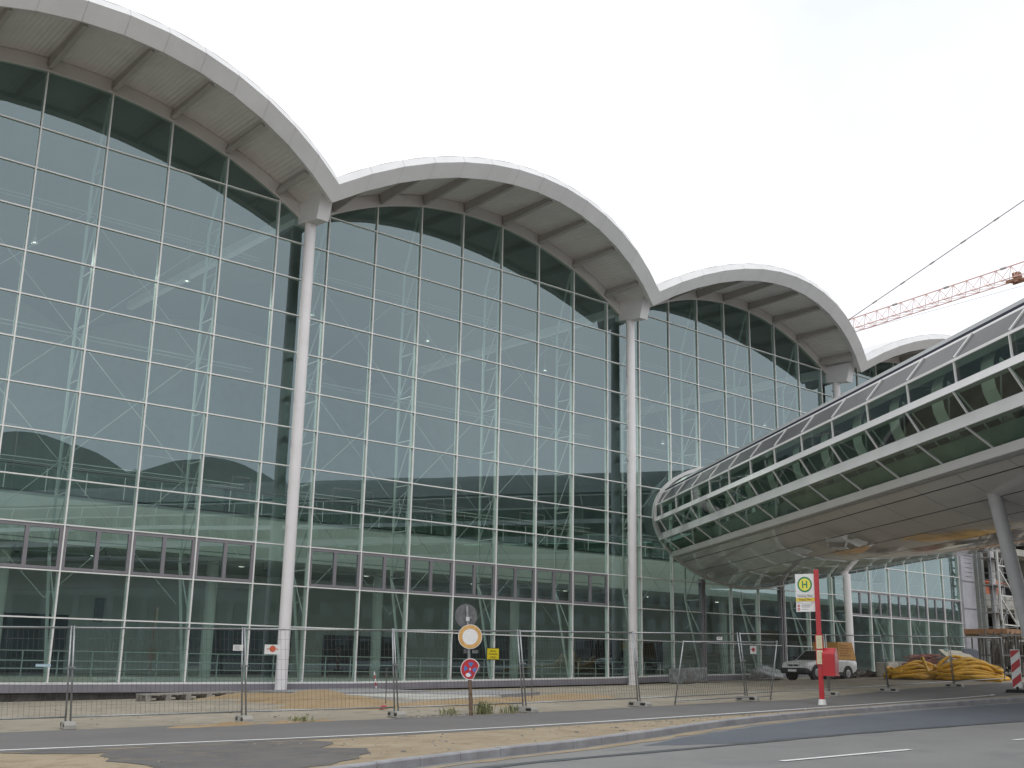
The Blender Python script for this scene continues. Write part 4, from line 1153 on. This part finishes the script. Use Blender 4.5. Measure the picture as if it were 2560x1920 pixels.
flag = empty('flag_sign'); flag.parent = stop; flag.matrix_local = FM
wid, zt, zb2 = .60, 3.86, 2.72
b = MB(); b.box(-.075-wid, -.075, zb2, zt, -.012, .012); fb = b.build('flag_board', M_signwhite, flag)
cx = -.075-wid/2
b = MB(); b.ring((cx, zt-.32, .0145), (0,0,1), (0,1,0), .185, .235, .003, 48); b.build('green_ring', M_green, flag)
b = MB(); b.disc((cx, zt-.32, .014), (0,0,1), (0,1,0), .186, .003, 48); b.build('yellow_disc', M_hyellow, flag)
b = MB(); b.box(cx-.085, cx-.045, zt-.43, zt-.21, .0155, .018); b.box(cx+.045, cx+.085, zt-.43, zt-.21, .0155, .018); b.box(cx-.045, cx+.045, zt-.34, zt-.30, .0155, .018); b.build('letter_h', M_green, flag)
b = MB(); b.box(-.075-wid+.003, -.078, zt-.825, zt-.725, .012, .0135); b.build('yellow_strip', M_band_y, flag)
text('stop_name', 'Hamburg Messe', .088, M_ink, flag, Matrix.Translation((cx, zt-.665, .0145)), sx=.86)
text('stop_entrance', 'Eingang Mitte', .084, M_ink, flag, Matrix.Translation((cx, zt-.775, .0145)), sx=.86)
text('operator_mark', 'HVV', .05, M_signred, flag, Matrix.Translation((-.075-.07, zt-.86, .0145)))
b = MB()
for yy_ in (.62, .722, .828, .885): b.box(-.075-wid+.01, -.085, zt-yy_-.003, zt-yy_+.003, .012, .014)
for (yy_, x1) in ((.935, .0), (.965, -.06), (1.00, -.10), (1.065, -.15)): b.box(cx-.13, cx+.24+x1, zt-yy_-.006, zt-yy_+.006, .012, .014)
b.box(cx-.27, cx-.17, zt-.862, zt-.852, .012, .014)
b.build('route_lines', M_signgrey, flag)
b = MB()
for yy_ in (.96, 1.065): b.disc((cx-.22, zt-yy_, .0135), (0,0,1), (.38,.92,0), .045, .003, 8)
rb = b.build('route_badge', M_signred, flag)
b = MB()
for yy_ in (.96, 1.065): b.box(cx-.24, cx-.20, zt-yy_-.012, zt-yy_+.012, .0155, .017)
b.build('badge_mark', M_signwhite, flag)
PM = frameM((0,0,0), side, (0,0,1))
if Vector((PM[0][2], PM[1][2], 0)).dot(view) < 0: PM = frameM((0,0,0), -side, (0,0,1))
for (za, zc) in ((1.62, 2.02), (1.17, 1.59)):
    tcs = empty('timetable_case'); tcs.parent = stop; tcs.matrix_local = PM
    b = MB(); b.box(-.115, .105, za-.02, zc+.02, .05, .085); b.build('case_frame', M_red, tcs)
    b = MB(); b.box(-.09, .08, za+.01, zc-.01, .085, .089); b.build('timetable', M_paper, tcs)
    b = MB()
    for q in range(9): b.box(-.07, .06, za+.05+q*.037, za+.06+q*.037, .089, .0905)
    b.build('print_line', mat('print_olive', (.38,.38,.22), .6), tcs)
# litter bin fixed to the pole on its right
bx = s0 + side*.29 + Vector((0,0,0)); 
bin_ = empty('litter_bin', (bx.x, bx.y, A(bx.x)+.86), label='red gabled litter bin hung on the right of the bus stop pole', cat='litter bin')
bin_.rotation_euler = (0, 0, math.atan2(side.y, side.x)-.35)
b = MB(); w, d_, h = .195, .19, .62
prof = [(-d_, 0), (d_, 0), (d_+.0, h), (.06, h+.17), (-.06, h+.17), (-d_, h)]
lower = [(-d_*.92, 0), (d_*.92, 0)]
i = len(b.v)
for x_ in (-w, w):
    for (y_, z_) in [(-d_*.93, .0), (d_*.93, .0), (d_, h), (.05, h+.17), (-.05, h+.17), (-d_, h)]:
        b.v.append((x_*(.97 if z_ == 0 else 1), y_, z_))
n = 6; b.f.append(tuple(i+k for k in reversed(range(n)))); b.f.append(tuple(i+n+k for k in range(n)))
for k in range(n):
    k2 = (k+1) % n; b.f.append((i+k, i+k2, i+n+k2, i+n+k))
o = b.build('bin_body', M_red, bin_); bevel(o, .02, 3)
b = MB(); b.box(-w-.012, w+.012, -d_-.012, d_+.012, -.03, .015); o = b.build('bottom_rim', M_red, bin_); bevel(o, .008)
b = MB(); b.box(-w-.004, -w+.01, -.12, .12, .42, .56); b.build('bin_opening', M_black, bin_)

# ------------------------------------------------------------------ small van with an orange cargo box
van = empty('pickup_van', (27.9, -7.2, G(27.9, -7.6)+.02), label='small white van with an orange cargo box parked beside the hall', cat='van')
van.rotation_euler = (0, -.012, R(180-4)); van.scale = (1.05, 1.08, 1.1)
# local: +X forward, Y left/right, Z up ; wheels at x=+1.22 and -1.28
b = MB()
st = [  # x, z_bottom, z_shoulder, half width
 (2.02,.42,.66,.70),(1.92,.36,.74,.76),(1.72,.30,.79,.80),(1.0,.28,.87,.82),(.62,.27,.92,.825),(-.55,.27,.95,.825),(-1.2,.28,.97,.82),(-1.95,.32,.97,.81),(-2.10,.40,.94,.79)]
rows = []
for x, zb_, zs_, hw_ in st:
    rows.append([(x,-hw_*.93,zb_),(x,-hw_,zb_+.14),(x,-hw_,zs_-.10),(x,-hw_*.93,zs_-.01),(x,-hw_*.5,zs_+.015),(x,0,zs_+.022),(x,hw_*.5,zs_+.015),(x,hw_*.93,zs_-.01),(x,hw_,zs_-.10),(x,hw_,zb_+.14),(x,hw_*.93,zb_)])
for a, c in zip(rows[:-1], rows[1:]):
    for k in range(10): b.face([a[k], a[k+1], c[k+1], c[k]])
    b.face([a[10], a[0], c[0], c[10]])
b.face(list(reversed(rows[0]))); b.face(rows[-1])
body = smooth_angle(b.build('body', M_van, van), 32)
# cab: roof + pillars as one white shell, dark glass panes
b = MB()
def cabp(x, y, z): return Vector((x, y, z))
bot = [(.98,.74,.86),(-.52,.76,.94),(-.52,-.76,.94),(.98,-.74,.86)]; top = [(.22,.62,1.38),(-.52,.64,1.40),(-.52,-.64,1.40),(.22,-.62,1.38)]
b.hexa([Vector(p) for p in bot] + [Vector(p) for p in top])
o = fixn(b.build('cab', M_van, van)); bevel(o, .05, 3)
b = MB()
def quadlerp(q, u, v): return (q[0].lerp(q[1], u)).lerp(q[3].lerp(q[2], u), v)
def pane(q, u0, u1, v0, v1, off):
    q = [Vector(p) for p in q]; pts = [quadlerp(q, u, v) for u, v in ((u0,v0),(u1,v0),(u1,v1),(u0,v1))]
    nn = (pts[1]-pts[0]).cross(pts[3]-pts[0]).normalized(); b.prism([p+nn*.002 for p in pts], nn*off)
pane([bot[3], bot[0], top[0], top[3]], .07, .93, .06, .90, .012)
o = fixn(b.build('windscreen', M_vglass, van))
for sgn in (1, -1):
    b = MB()
    if sgn > 0: q = [bot[0], bot[1], top[1], top[0]]
    else: q = [bot[2], bot[3], top[3], top[2]]
    if sgn > 0: pane(q, .12, .92, .10, .86, .012)
    else: pane(q, .08, .88, .10, .86, .012)
    fixn(b.build('side_window', M_vglass, van))
# cargo box
b = MB(); b.hexa([Vector(p) for p in ((-.60,.80,.95),(-2.08,.80,.95),(-2.08,-.80,.95),(-.60,-.80,.95),(-.60,.78,1.80),(-1.82,.78,1.82),(-1.82,-.78,1.82),(-.60,-.78,1.80))])
cb = fixn(b.build('cargo_box', M_box, van)); bevel(cb, .03)
b = MB()
for sgn in (1, -1):
    for k in range(5):
        z = 1.14+.12*k; x0_ = -.72-.05*(k % 2); x1_ = -1.62+.10*((k*2) % 3)
        b.box(min(x0_, x1_), max(x0_, x1_), sgn*.80-.012, sgn*.80+.012, z, z+.045)
b.build('box_lettering', M_boxt, cb)
# black lower parts
b = MB(); b.box(1.60, 2.10, -.78, .78, .24, .50); o = b.build('front_bumper', M_vblack, van); bevel(o, .06, 3)
b = MB(); b.box(-2.16, -1.82, -.78, .78, .28, .56); o = b.build('rear_bumper', M_vblack, van); bevel(o, .05, 3)
b = MB(); b.box(-.98, .88, -.835, -.80, .20, .36); b.box(-.98, .88, .80, .835, .20, .36); b.build('side_skirt', M_vblack, van)
b = MB(); b.box(1.985, 2.035, -.30, -.02, .575, .655); b.box(1.985, 2.035, .02, .30, .575, .655); b.build('grille', M_vblack, van)
for sgn in (1, -1):
    b = MB(); b.hexa([Vector((x, sgn*y, z)) for z in (.56, .68) for x, y in ((2.03,.34),(1.965,.66),(1.80,.66),(1.80,.34))]); o = fixn(b.build('headlight', M_lamp, van))
    b = MB(); b.hexa([Vector((x, sgn*y, z)) for z in (.56, .68) for x, y in ((1.968,.665),(1.88,.765),(1.75,.765),(1.75,.665))]); fixn(b.build('indicator', M_amber, van))
    b = MB(); b.box(.66, .80, sgn*.90-.07, sgn*.90+.07, .96, 1.08); o = b.build('wing_mirror', M_vblack, van); bevel(o, .03)
b = MB(); b.box(2.10, 2.115, -.26, .26, .32, .43); b.build('licence_plate', M_signwhite, van)
for x in (1.22, -1.30):
    for sgn in (1, -1):
        b = MB(); b.tube((x, sgn*.60, .30), (x, sgn*.84, .30), .385, n=28); b.build('wheel_arch', M_vblack, van)
        b = MB(); b.tube((x, sgn*.66, .295), (x, sgn*.845, .295), .295, n=32); wh = b.build('wheel', M_rubber, van); bevel(wh, .03, 3)
        b = MB(); b.tube((x, sgn*.846, .295), (x, sgn*.853, .295), .19, .16, 24); b.tube((x, sgn*.853, .295), (x, sgn*.857, .295), .06, n=12); b.build('rim', M_rim, wh)

# ------------------------------------------------------------------ yellow pipe heaps
def pipe_heap(name, c, ang, LX, WY, HZ, n, label, seed, rad=.085):
    rr = random.Random(seed); root = empty(name, c, label=label, cat='pipe coil', group='coils of yellow drainage pipe'); root.rotation_euler = (0, 0, ang)
    for k in range(n):
        fy = rr.uniform(-1, 1); lay = rr.random(); h = HZ*(1-fy*fy)*lay
        b = MB(); pts = []; x0 = -LX/2+rr.uniform(-.25, .5); x1 = LX/2+rr.uniform(-.6, .3); ph = rr.uniform(0, 6); sw = rr.uniform(.1, .4)
        for q in range(26):
            u = q/25; x = x0+(x1-x0)*u
            env = math.sin(math.pi*min(1, max(0, u*1.04)))**.55
            y = WY/2*fy*(.55+.45*env)+sw*math.sin(3.2*u+ph)*.35; z = rad+.02+h*env+.05*math.sin(5*u+ph)
            pts.append((x, y, max(rad, z)))
        b.poly(pts, rad, 8); b.build('pipe', M_pipe, root, smooth=True)
    # looped turns at the ends
    for k in range(max(3, n//5)):
        b = MB(); pts = []; e = rr.choice((-1, 1)); r_l = rr.uniform(.3, .55)*min(1, WY/2); cx_ = e*(LX/2-.35); cz_ = rad+rr.uniform(.05, HZ*.45)
        for q in range(17):
            t = R(-100+200*q/16); pts.append((cx_+e*math.cos(t)*r_l, math.sin(t)*WY*.4, cz_+.12*math.sin(t*1.5)))
        b.poly(pts, rad, 8); b.build('pipe_loop', M_pipe, root, smooth=True)
    return root
ph_dir = math.atan2(RIGHT.y, RIGHT.x)
gz = lambda x, y: G(x, y)
pipe_heap('pipe_coil', (29.6, -12.0, gz(29.6, -12.0)), ph_dir, 2.8, 1.7, .85, 30, 'lower left coil of yellow corrugated pipe lying on the sand', 3)
pipe_heap('pipe_coil', (30.0, -14.6, gz(30.0, -14.6)), ph_dir, 3.1, 2.0, 1.2, 38, 'taller right coil of yellow corrugated pipe behind the striped barrier board', 5)
b = MB()
gp_ = gz(28.2, -15.5)
b.poly([(28.6,-12.9,gp_+1.05),(28.5,-13.0,gp_+1.12),(28.35,-13.2,gp_+.85),(28.1,-13.5,gp_+.4),(27.7,-14.6,gp_+.3),(27.2,-16.4,gp_+.18),(26.9,-17.8,gp_+.1)], .085, 8)
tag(b.build('pipe_end', M_pipe, smooth=True), 'loose yellow pipe end trailing forward from the right pipe coil', 'pipe')

# ------------------------------------------------------------------ striped barrier board
bq = Vector((16.85, -23.3, A(16.85)))
view = Vector((CAM.x-bq.x, CAM.y-bq.y, 0)).normalized(); side = Vector((-view.y, view.x, 0))
if side.dot(RIGHT) < 0: side = -side
bar_ = empty('barrier_board', bq, label='upright red and white striped barrier board on a dark base by the path', cat='barrier board')
BM_ = frameM((0,0,.16), side*1.0+view*.35, Vector((0,0,1))+side*.05)
bd = empty('striped_board'); bd.parent = bar_; bd.matrix_local = BM_
b = MB(); b.box(-.18, .18, 0, 1.42, -.02, .02); o = b.build('board', M_signwhite, bd); bevel(o, .02)
b = MB()
sgn_f = 1 if Vector((BM_[0][2], BM_[1][2], 0)).dot(view) > 0 else -1
for z in (.02, .56, 1.10):
    y0 = z; pts = [(-.165, y0, 0), (.165, y0+.26, 0), (.165, min(1.40, y0+.54), 0), (-.165, min(1.40, y0+.28), 0)]
    pts = [(x, max(.02, min(1.40, y)), .022*sgn_f) for x, y, _ in pts]; b.prism([Vector(p) for p in pts], (0, 0, .002*sgn_f))
fixn(b.build('red_stripe', M_signred, bd))
b = MB(); b.hexa([Vector(p) for p in ((-.45,-.25,0),(.45,-.25,0),(.45,.25,0),(-.45,.25,0),(-.38,-.2,.12),(.38,-.2,.12),(.38,.2,.12),(-.38,.2,.12))]); b.tube((0,0,.1),(0,0,.22),.05,n=10)
o = b.build('base', M_rubber, bar_); o.rotation_euler = (0, 0, math.atan2(side.y, side.x)); bevel(o, .02)
b = MB(); b.tube((0, 0, 1.55), (0, 0, 1.72), .02, n=8); b.build('lamp_pin', M_signwhite, bar_)

# ------------------------------------------------------------------ yard clutter
b = MB(); c0 = Vector((35.6, -7.2, G(35.6, -7.2)))
blk = empty('concrete_block', c0, label='pale concrete blocks standing in the yard left of the red rods', cat='concrete block', group='pale blocks in the yard')
b = MB(); b.box(-1.3, -.1, -.4, .4, 0, .82); o = b.build('block', M_blocks, blk); bevel(o, .05)
b = MB(); b.box(-.02, 2.0, -.4, .4, 0, .88); o = b.build('long_block', M_blocks, blk); bevel(o, .05)
def heap(name, c, n, lo, hi, spread, hz, material, label, cat, seed, r_=.05):
    rr = random.Random(seed); root = empty(name, c, label=label, cat=cat)
    b = MB()
    for k in range(n):
        L = rr.uniform(lo, hi); p = Vector((rr.uniform(-spread, spread), rr.uniform(-.8, .8), .05+rr.random()*hz)); a = rr.uniform(-.5, .5)+(math.pi if rr.random() < .5 else 0); el = rr.uniform(-.12, .22)
        d = Vector((math.cos(a)*math.cos(el), math.sin(a)*.5, math.sin(el)))*L/2; q0, q1 = p-d, p+d
        q0.z = max(.04, q0.z); q1.z = max(.04, q1.z); b.bar(q0, q1, rr.uniform(.6, 1.6)*r_, rr.uniform(.6, 1.6)*r_)
    b.build(name+'_pieces', material, root); return root
heap('rubble', (33.8, -5.6, G(33.8,-5.6)-.02), 130, .3, 1.3, 3.4, .35, mat('debris_dark', (.14,.12,.10), .9, var=.6, vscale=3), 'low strip of dark rubble and offcuts on the ground behind the van', 'rubble', 11, .10)
heap('rod_heap', (37.3, -8.3, G(37.3,-8.3)+.6), 34, 1.0, 2.6, .9, .6, M_redrod, 'bundle of reddish rods and struts lying across the yard clutter', 'rod heap', 13, .06)
b = MB(); 
for k in range(3):
    y = k*.28; b.hexa([Vector(p) for p in ((-1.6,y,0),(1.6,y,0),(1.6,y+.1,0),(-1.6,y+.1,0),(-1.6,y,.9),(1.6,y,.9),(1.6,y+.1,.9),(-1.6,y+.1,.9))])
o = b.build('pallet_crate', M_wood); o.location = (37.6, -8.6, G(37.6,-8.6)); tag(o, 'dark slatted timber crate under the red rods', 'crate')
b = MB(); b.prism([Vector(p) for p in ((-1.0,-.6,.95),(.9,-.6,.85),(1.0,.6,1.35),(-.8,.6,1.45))], (0,0,.06)); o = b.build('cardboard_sheet', mat('pale_sheet', (.38,.355,.29), .8, var=.1)); o.location = (37.6, -10.1, G(37.6,-10.1)); o.rotation_euler = (0,0,-.5); tag(fixn(o), 'pale sloping board leaning in the clutter behind the yellow pipes', 'board')
def lump(name, c, sx_, sy_, sz_, material, label, cat, seed, ang=0):
    bm = bmesh.new(); bmesh.ops.create_icosphere(bm, subdivisions=4, radius=1); rr = random.Random(seed)
    ks = [(Vector((rr.uniform(-1,1), rr.uniform(-1,1), rr.uniform(-1,1)))*rr.uniform(2, 6), rr.uniform(0, 6), rr.uniform(.03, .09)) for _ in range(12)]
    for v in bm.verts:
        d = v.co.copy(); f = 1+sum(a*math.sin(kk.dot(d)+ph_) for kk, ph_, a in ks)
        v.co = Vector((d.x*abs(d.x)**-.25 if abs(d.x) > .02 else d.x, d.y, max(d.z, -.15)))*f; v.co.x *= sx_; v.co.y *= sy_; v.co.z = max(v.co.z*sz_, -.03)
    me = bpy.data.meshes.new(name); bm.to_mesh(me); bm.free()
    for p in me.polygons: p.use_smooth = True
    o = bpy.data.objects.new(name, me); COL.objects.link(o); me.materials.append(material); o.location = c; o.rotation_euler = (0,0,ang)
    return tag(o, label, cat)
lump('tarpaulin', (38.9, -10.4, G(38.9,-10.4)), 1.1, .7, 1.15, M_navy, 'dark blue tarpaulin heap behind the yellow pipes', 'tarpaulin', 2, -.6)
lump('wrapped_bundle', (31.5, -1.1, sill(31.5)-.2), 1.35, .5, .6, M_plast, 'crumpled grey film bundle on the plinth just left of the van', 'bundle', 4)
# grey wrapped crate near the second column
cr_ = empty('wrapped_crate', (23.3, -1.9, G(23.3, -1.9)), label='grey film wrapped crate standing before the glass right of the second column', cat='crate')
b = MB(); b.hexa([Vector(p) for p in ((-1.1,-.5,0),(1.1,-.5,.05),(1.1,.5,.05),(-1.1,.5,0),(-1.15,-.45,.85),(1.1,-.45,.92),(1.1,.45,.90),(-1.15,.45,.8))]); o = b.build('film_wrap', M_plast, cr_); bevel(o, .08, 3)
b = MB(); b.box(-1.0, 1.0, -.56, -.5, .10, .2); b.box(-.6, -.45, -.57, -.5, .25, .6); b.build('slat', M_gwood, cr_)

rk = empty('steel_rack', (34.4, -14.5, G(34.4, -14.5)), label='dark steel rack of upright formwork tubes behind the barrier board', cat='rack')
b = MB()
for x in (-1.6, 0, 1.6):
    for y in (-.6, .6): b.bar((x, y, 0), (x, y, 2.3), .09, .09)
for z in (.25, 1.2, 2.25):
    for y in (-.6, .6): b.bar((-1.6, y, z), (1.6, y, z), .08, .08)
b.build('rack_frame', M_dsteel, rk)
b = MB(); rr = random.Random(33)
for k in range(60):
    x = rr.uniform(-1.5, 1.5); y = rr.uniform(-.5, .5); b.tube((x, y, .1), (x+rr.uniform(-.25, .25), y+rr.uniform(-.1, .1), rr.uniform(1.2, 2.5)), rr.uniform(.03, .055), n=6)
b.build('tubes', mat('dirty_tubes', (.12,.11,.10), .7, var=.5, vscale=2), rk)
b = MB()
for k in range(14): x = rr.uniform(-1.5, 1.4); b.box(x, x+rr.uniform(.2, .6), -.45, .45, .28+.12*(k % 4), .36+.12*(k % 4))
b.build('boards', M_gwood, rk)

# pallet stack on the left
pal = empty('pallet', (-7.5, -5.0, G(-7.5, -5.0)+.02), label='long grey timber pallet lying on the sand below the plinth', cat='pallet')
pal.rotation_euler = (0, -.03, -.10)
b = MB()
for k in range(5): b.box(-1.75, 1.75, -.55+.23*k, -.38+.23*k, .22, .26)
b.build('deck_boards', M_gwood, pal)
b = MB()
for x in (-1.65, -.95, -.25, .5, 1.2, 1.6):
    for y in (-.5, .0, .45): b.box(x-.09, x+.09, y-.06, y+.06, .03, .22)
b.box(-1.75, 1.75, -.55, -.42, 0, .03); b.box(-1.75, 1.75, .42, .55, 0, .03)
b.build('pallet_blocks', M_gwood, pal)
# paving apron at the nearest column and slab strip
def slab(name, pts, zoff, th, material):
    b = MB(); b.prism([Vector((x, y, G(x, y)+zoff-th)) for x, y in pts], (0, 0, th)); return tag(fixn(b.build(name, material)), kind='structure')
slab('paving', [(-3.2,-.35),(-2.9,-1.9),(-4.1,-8.0),(-3.4,-9.6),(-.8,-10.2),(1.2,-5.0),(3.2,-.35)], .13, .14, M_slab)
slab('paving', [(-4.55,-10.1),(-4.6,-14.6),(-3.9,-14.9),(-1.2,-14.6),(-.9,-11.4)], .10, .12, mat('pale_slab', (.42,.41,.38), .85, var=.1, vscale=2))
slab('paving', [(-2.6,-11.0),(-.9,-14.2),(1.6,-13.4),(1.2,-10.9)], .12, .12, M_slab)
def mound(name, pts, material, label=None):
    """low heap: list of (x,y,radius_x,radius_y,height)"""
    b = MB(); x0 = min(p[0]-p[2] for p in pts); x1 = max(p[0]+p[2] for p in pts); y0 = min(p[1]-p[3] for p in pts); y1 = max(p[1]+p[3] for p in pts)
    nx, ny = int((x1-x0)/.18)+1, int((y1-y0)/.22)+1; hg = []
    for i in range(nx+1):
        row = []
        for j in range(ny+1):
            x = x0+(x1-x0)*i/nx; y = y0+(y1-y0)*j/ny; h = 0
            for (a, c, r1_, r2_, hh2) in pts:
                d = math.hypot((x-a)/r1_, (y-c)/r2_)
                if d < 1: h = max(h, hh2*(1-d*d)**1.2)
            h += (.03*math.sin(x*4.1+y*2)*math.sin(y*3.3-x) + rnd.uniform(-.012, .012)) if h > .015 else 0
            row.append((x, y, G(x, y)-.05+h))
        hg.append(row)
    for i in range(nx):
        for j in range(ny): b.face([hg[i][j], hg[i+1][j], hg[i+1][j+1], hg[i][j+1]])
    o = smooth_angle(b.build(name, material), 60); tag(o, kind='stuff'); return o
mound('sand_heap', [(-6.8,-12.5,2.4,4.0,.26),(-5.7,-10.6,1.2,2.0,.34),(-6.6,-8.0,1.9,4.0,.24),(-8.0,-15.5,2.2,2.0,.24),(-5.0,-16.4,3.2,1.5,.18),(-2.2,-15.9,2.6,1.4,.17),(1.0,-15.4,2.6,1.5,.17)], M_osand)
mound('sand_heap', [(-14.0,-20.15,1.6,.42,.12),(-12.2,-20.25,1.5,.3,.10)], M_osand)
# thin rods and the striped peg
def rod(name, x, y, h, r_, material, label, cat, lean=(0,0)):
    b = MB(); b.tube((0,0,-.1), (lean[0], lean[1], h), r_, n=8); b.tube((lean[0], lean[1], h), (lean[0], lean[1], h+.03), r_*1.4, n=8)
    o = b.build(name, material); o.location = (x, y, G(x, y)); return tag(o, label, cat)
rod('iron_rod', -6.78, -16.0, 1.05, .014, M_dsteel, 'thin dark iron rod standing in the orange sand left of the traffic sign', 'rod')
rod('iron_rod', -1.37, -16.3, 1.35, .014, M_dsteel, 'thin dark iron rod standing in the sand near the second white column', 'rod', (-.05, 0))
pg = empty('marker_peg', (2.6, -1.9, G(2.6,-1.9)+.1), label='slanting red and white survey peg on the paving before the plinth', cat='marker peg')
for k in range(5):
    b = MB(); a = Vector((-.03*k, 0, .15*k)); c = Vector((-.03*(k+1), 0, .15*(k+1))); b.tube(a, c, .028, n=8); b.build('peg_section', (M_signwhite, M_signred)[k % 2], pg)
lump('red_scrap', (-7.75, -17.3, G(-7.75,-17.3)+.04), .11, .08, .08, M_signred, 'small crumpled red scrap lying on the orange sand', 'scrap', 9)
# pebbles and weeds by the sign post
b = MB(); rr = random.Random(21)
for k in range(150):
    x = -9.2+rr.random()*2.6; y = -20.45+rr.uniform(-.12, .12); s = rr.uniform(.015, .05); z = G(x, y)
    b.hexa([Vector((x+s*q[0]*rr.uniform(.7,1.2), y+s*q[1]*rr.uniform(.7,1.2), z+s*q[2]*.7)) for q in ((-1,-1,-.3),(1,-1,-.3),(1,1,-.3),(-1,1,-.3),(-.7,-.7,1),(.7,-.7,1),(.7,.7,1),(-.7,.7,1))])
tag(b.build('rubble', mat('stones', (.26,.24,.21), .9, var=.4, vscale=10)), kind='stuff')
b = MB()
for k in range(420):
    x = rr.choice((rr.uniform(-30, 6), rr.uniform(-16, -2))); t = rr.random()
    if t < .55: y = rr.uniform(-19.0, -11); z = G(x, y)
    elif kerb_y(x)+.3 < -24.9: y = rr.uniform(kerb_y(x)+.3, -24.9); z = A(x)+.004
    else: continue
    s = rr.choice((.010, .014, .02, .035))*rr.uniform(.6, 1.2)
    b.hexa([Vector((x+s*q[0]*rr.uniform(.6,1.3), y+s*q[1]*rr.uniform(.6,1.3), z+s*q[2]*.7)) for q in ((-1,-1,-.3),(1,-1,-.3),(1,1,-.3),(-1,1,-.3),(-.7,-.7,1),(.7,-.7,1),(.7,.7,1),(-.7,.7,1))])
tag(b.build('gravel', mat('stones', (.26,.24,.21), .9)), kind='stuff')
def weed(x, y, n, h, label):
    b = MB(); rr = random.Random(int(x*100+y*10))
    for k in range(n):
        a = rr.uniform(0, 6.28); l_ = h*rr.uniform(.4, 1.0); bx_, by_ = rr.gauss(0, .16), rr.gauss(0, .10); w_ = rr.uniform(.008, .02); lean = rr.uniform(.1, .7)
        d = Vector((math.cos(a), math.sin(a), 0)); sd_ = Vector((-d.y, d.x, 0))*w_
        p0 = Vector((bx_, by_, 0)); p1 = p0+d*l_*lean*.4+Vector((0,0,l_*.6)); p2 = p0+d*l_*lean+Vector((0,0,l_*.9))
        b.face([p0-sd_*.6, p0+sd_*.6, p1+sd_, p1-sd_]); b.face([p1-sd_, p1+sd_, p2])
        if rr.random() < .5:
            q = p0.lerp(p1, rr.uniform(.4, 1)); e = Vector((rr.uniform(-1,1), rr.uniform(-1,1), rr.uniform(0, .6))).normalized()*rr.uniform(.03, .07); f = e.cross(Vector((0,0,1))).normalized()*.018
            b.face([q, q+e*.5+f, q+e, q+e*.5-f])
    root = empty('weed', (x, y, G(x, y)), label=label, cat='weed', group='weeds along the fence')
    b.build('leaves', M_leaf, root); return root
weed(-6.95, -20.62, 95, .42, 'pale green weed tuft right of the leaning traffic sign post')
weed(-7.95, -20.45, 45, .30, 'low weed tuft left of the leaning traffic sign post')
weed(-12.1, -20.2, 40, .20, 'tiny dark weed at the path edge right of the second fence foot')
weed(-6.2, -20.75, 40, .30, 'weed tuft against the dark grey fence foot right of the sign post')

# ------------------------------------------------------------------ person on the gallery behind the glass
pe = empty('person', (.75, 9.75, 8.56), label='person in dark clothes standing at the gallery rail inside the hall', cat='person')
pe.rotation_euler = (0, 0, R(25))
def skin_fig(name, verts, edges, material, root_i=0, lvl=2):
    me = bpy.data.meshes.new(name); me.from_pydata([v[:3] for v in verts], edges, []); o = bpy.data.objects.new(name, me); COL.objects.link(o)
    o.parent = pe; me.materials.append(material)
    mo = o.modifiers.new('skin', 'SKIN'); mo.use_smooth_shade = True
    for i, v in enumerate(verts):
        sv = me.skin_vertices[0].data[i]; sv.radius = (v[3], v[4] if len(v) > 4 else v[3]); sv.use_root = (i == root_i)
    su = o.modifiers.new('sub', 'SUBSURF'); su.levels = lvl; su.render_levels = lvl
    return o
V = [(0,0,.95,.15,.11),(0,0,1.12,.14,.10),(0,-.01,1.32,.17,.11),(0,0,1.45,.10,.08),(0,-.01,1.53,.05),(0,-.02,1.60,.075),(0,-.02,1.70,.08),
     (.09,0,.88,.09),(.10,-.02,.50,.06),(.10,.02,.10,.042),(.10,-.12,.04,.035),(-.09,0,.88,.09),(-.11,.0,.50,.06),(-.11,.03,.10,.042),(-.11,-.11,.04,.035),
     (.19,0,1.42,.055),(.25,.02,1.14,.042),(.20,-.17,.98,.032),(.18,-.25,.96,.03),(-.19,0,1.42,.055),(-.25,.03,1.14,.042),(-.22,-.08,.90,.032),(-.21,-.13,.83,.03)]
Ed = [(0,1),(1,2),(2,3),(3,4),(4,5),(5,6),(0,7),(7,8),(8,9),(9,10),(0,11),(11,12),(12,13),(13,14),(3,15),(15,16),(16,17),(17,18),(3,19),(19,20),(20,21),(21,22)]
skin_fig('body', V, Ed, M_cloth)
b = MB(); 
bm = bmesh.new(); bmesh.ops.create_uvsphere(bm, u_segments=16, v_segments=10, radius=.095)
for v in bm.verts: v.co.z = v.co.z*1.05+1.70; v.co.y = v.co.y*1.05-.0
me = bpy.data.meshes.new('hair'); bm.to_mesh(me); bm.free(); o = bpy.data.objects.new('hair', me); COL.objects.link(o); o.parent = pe; me.materials.append(M_hair)
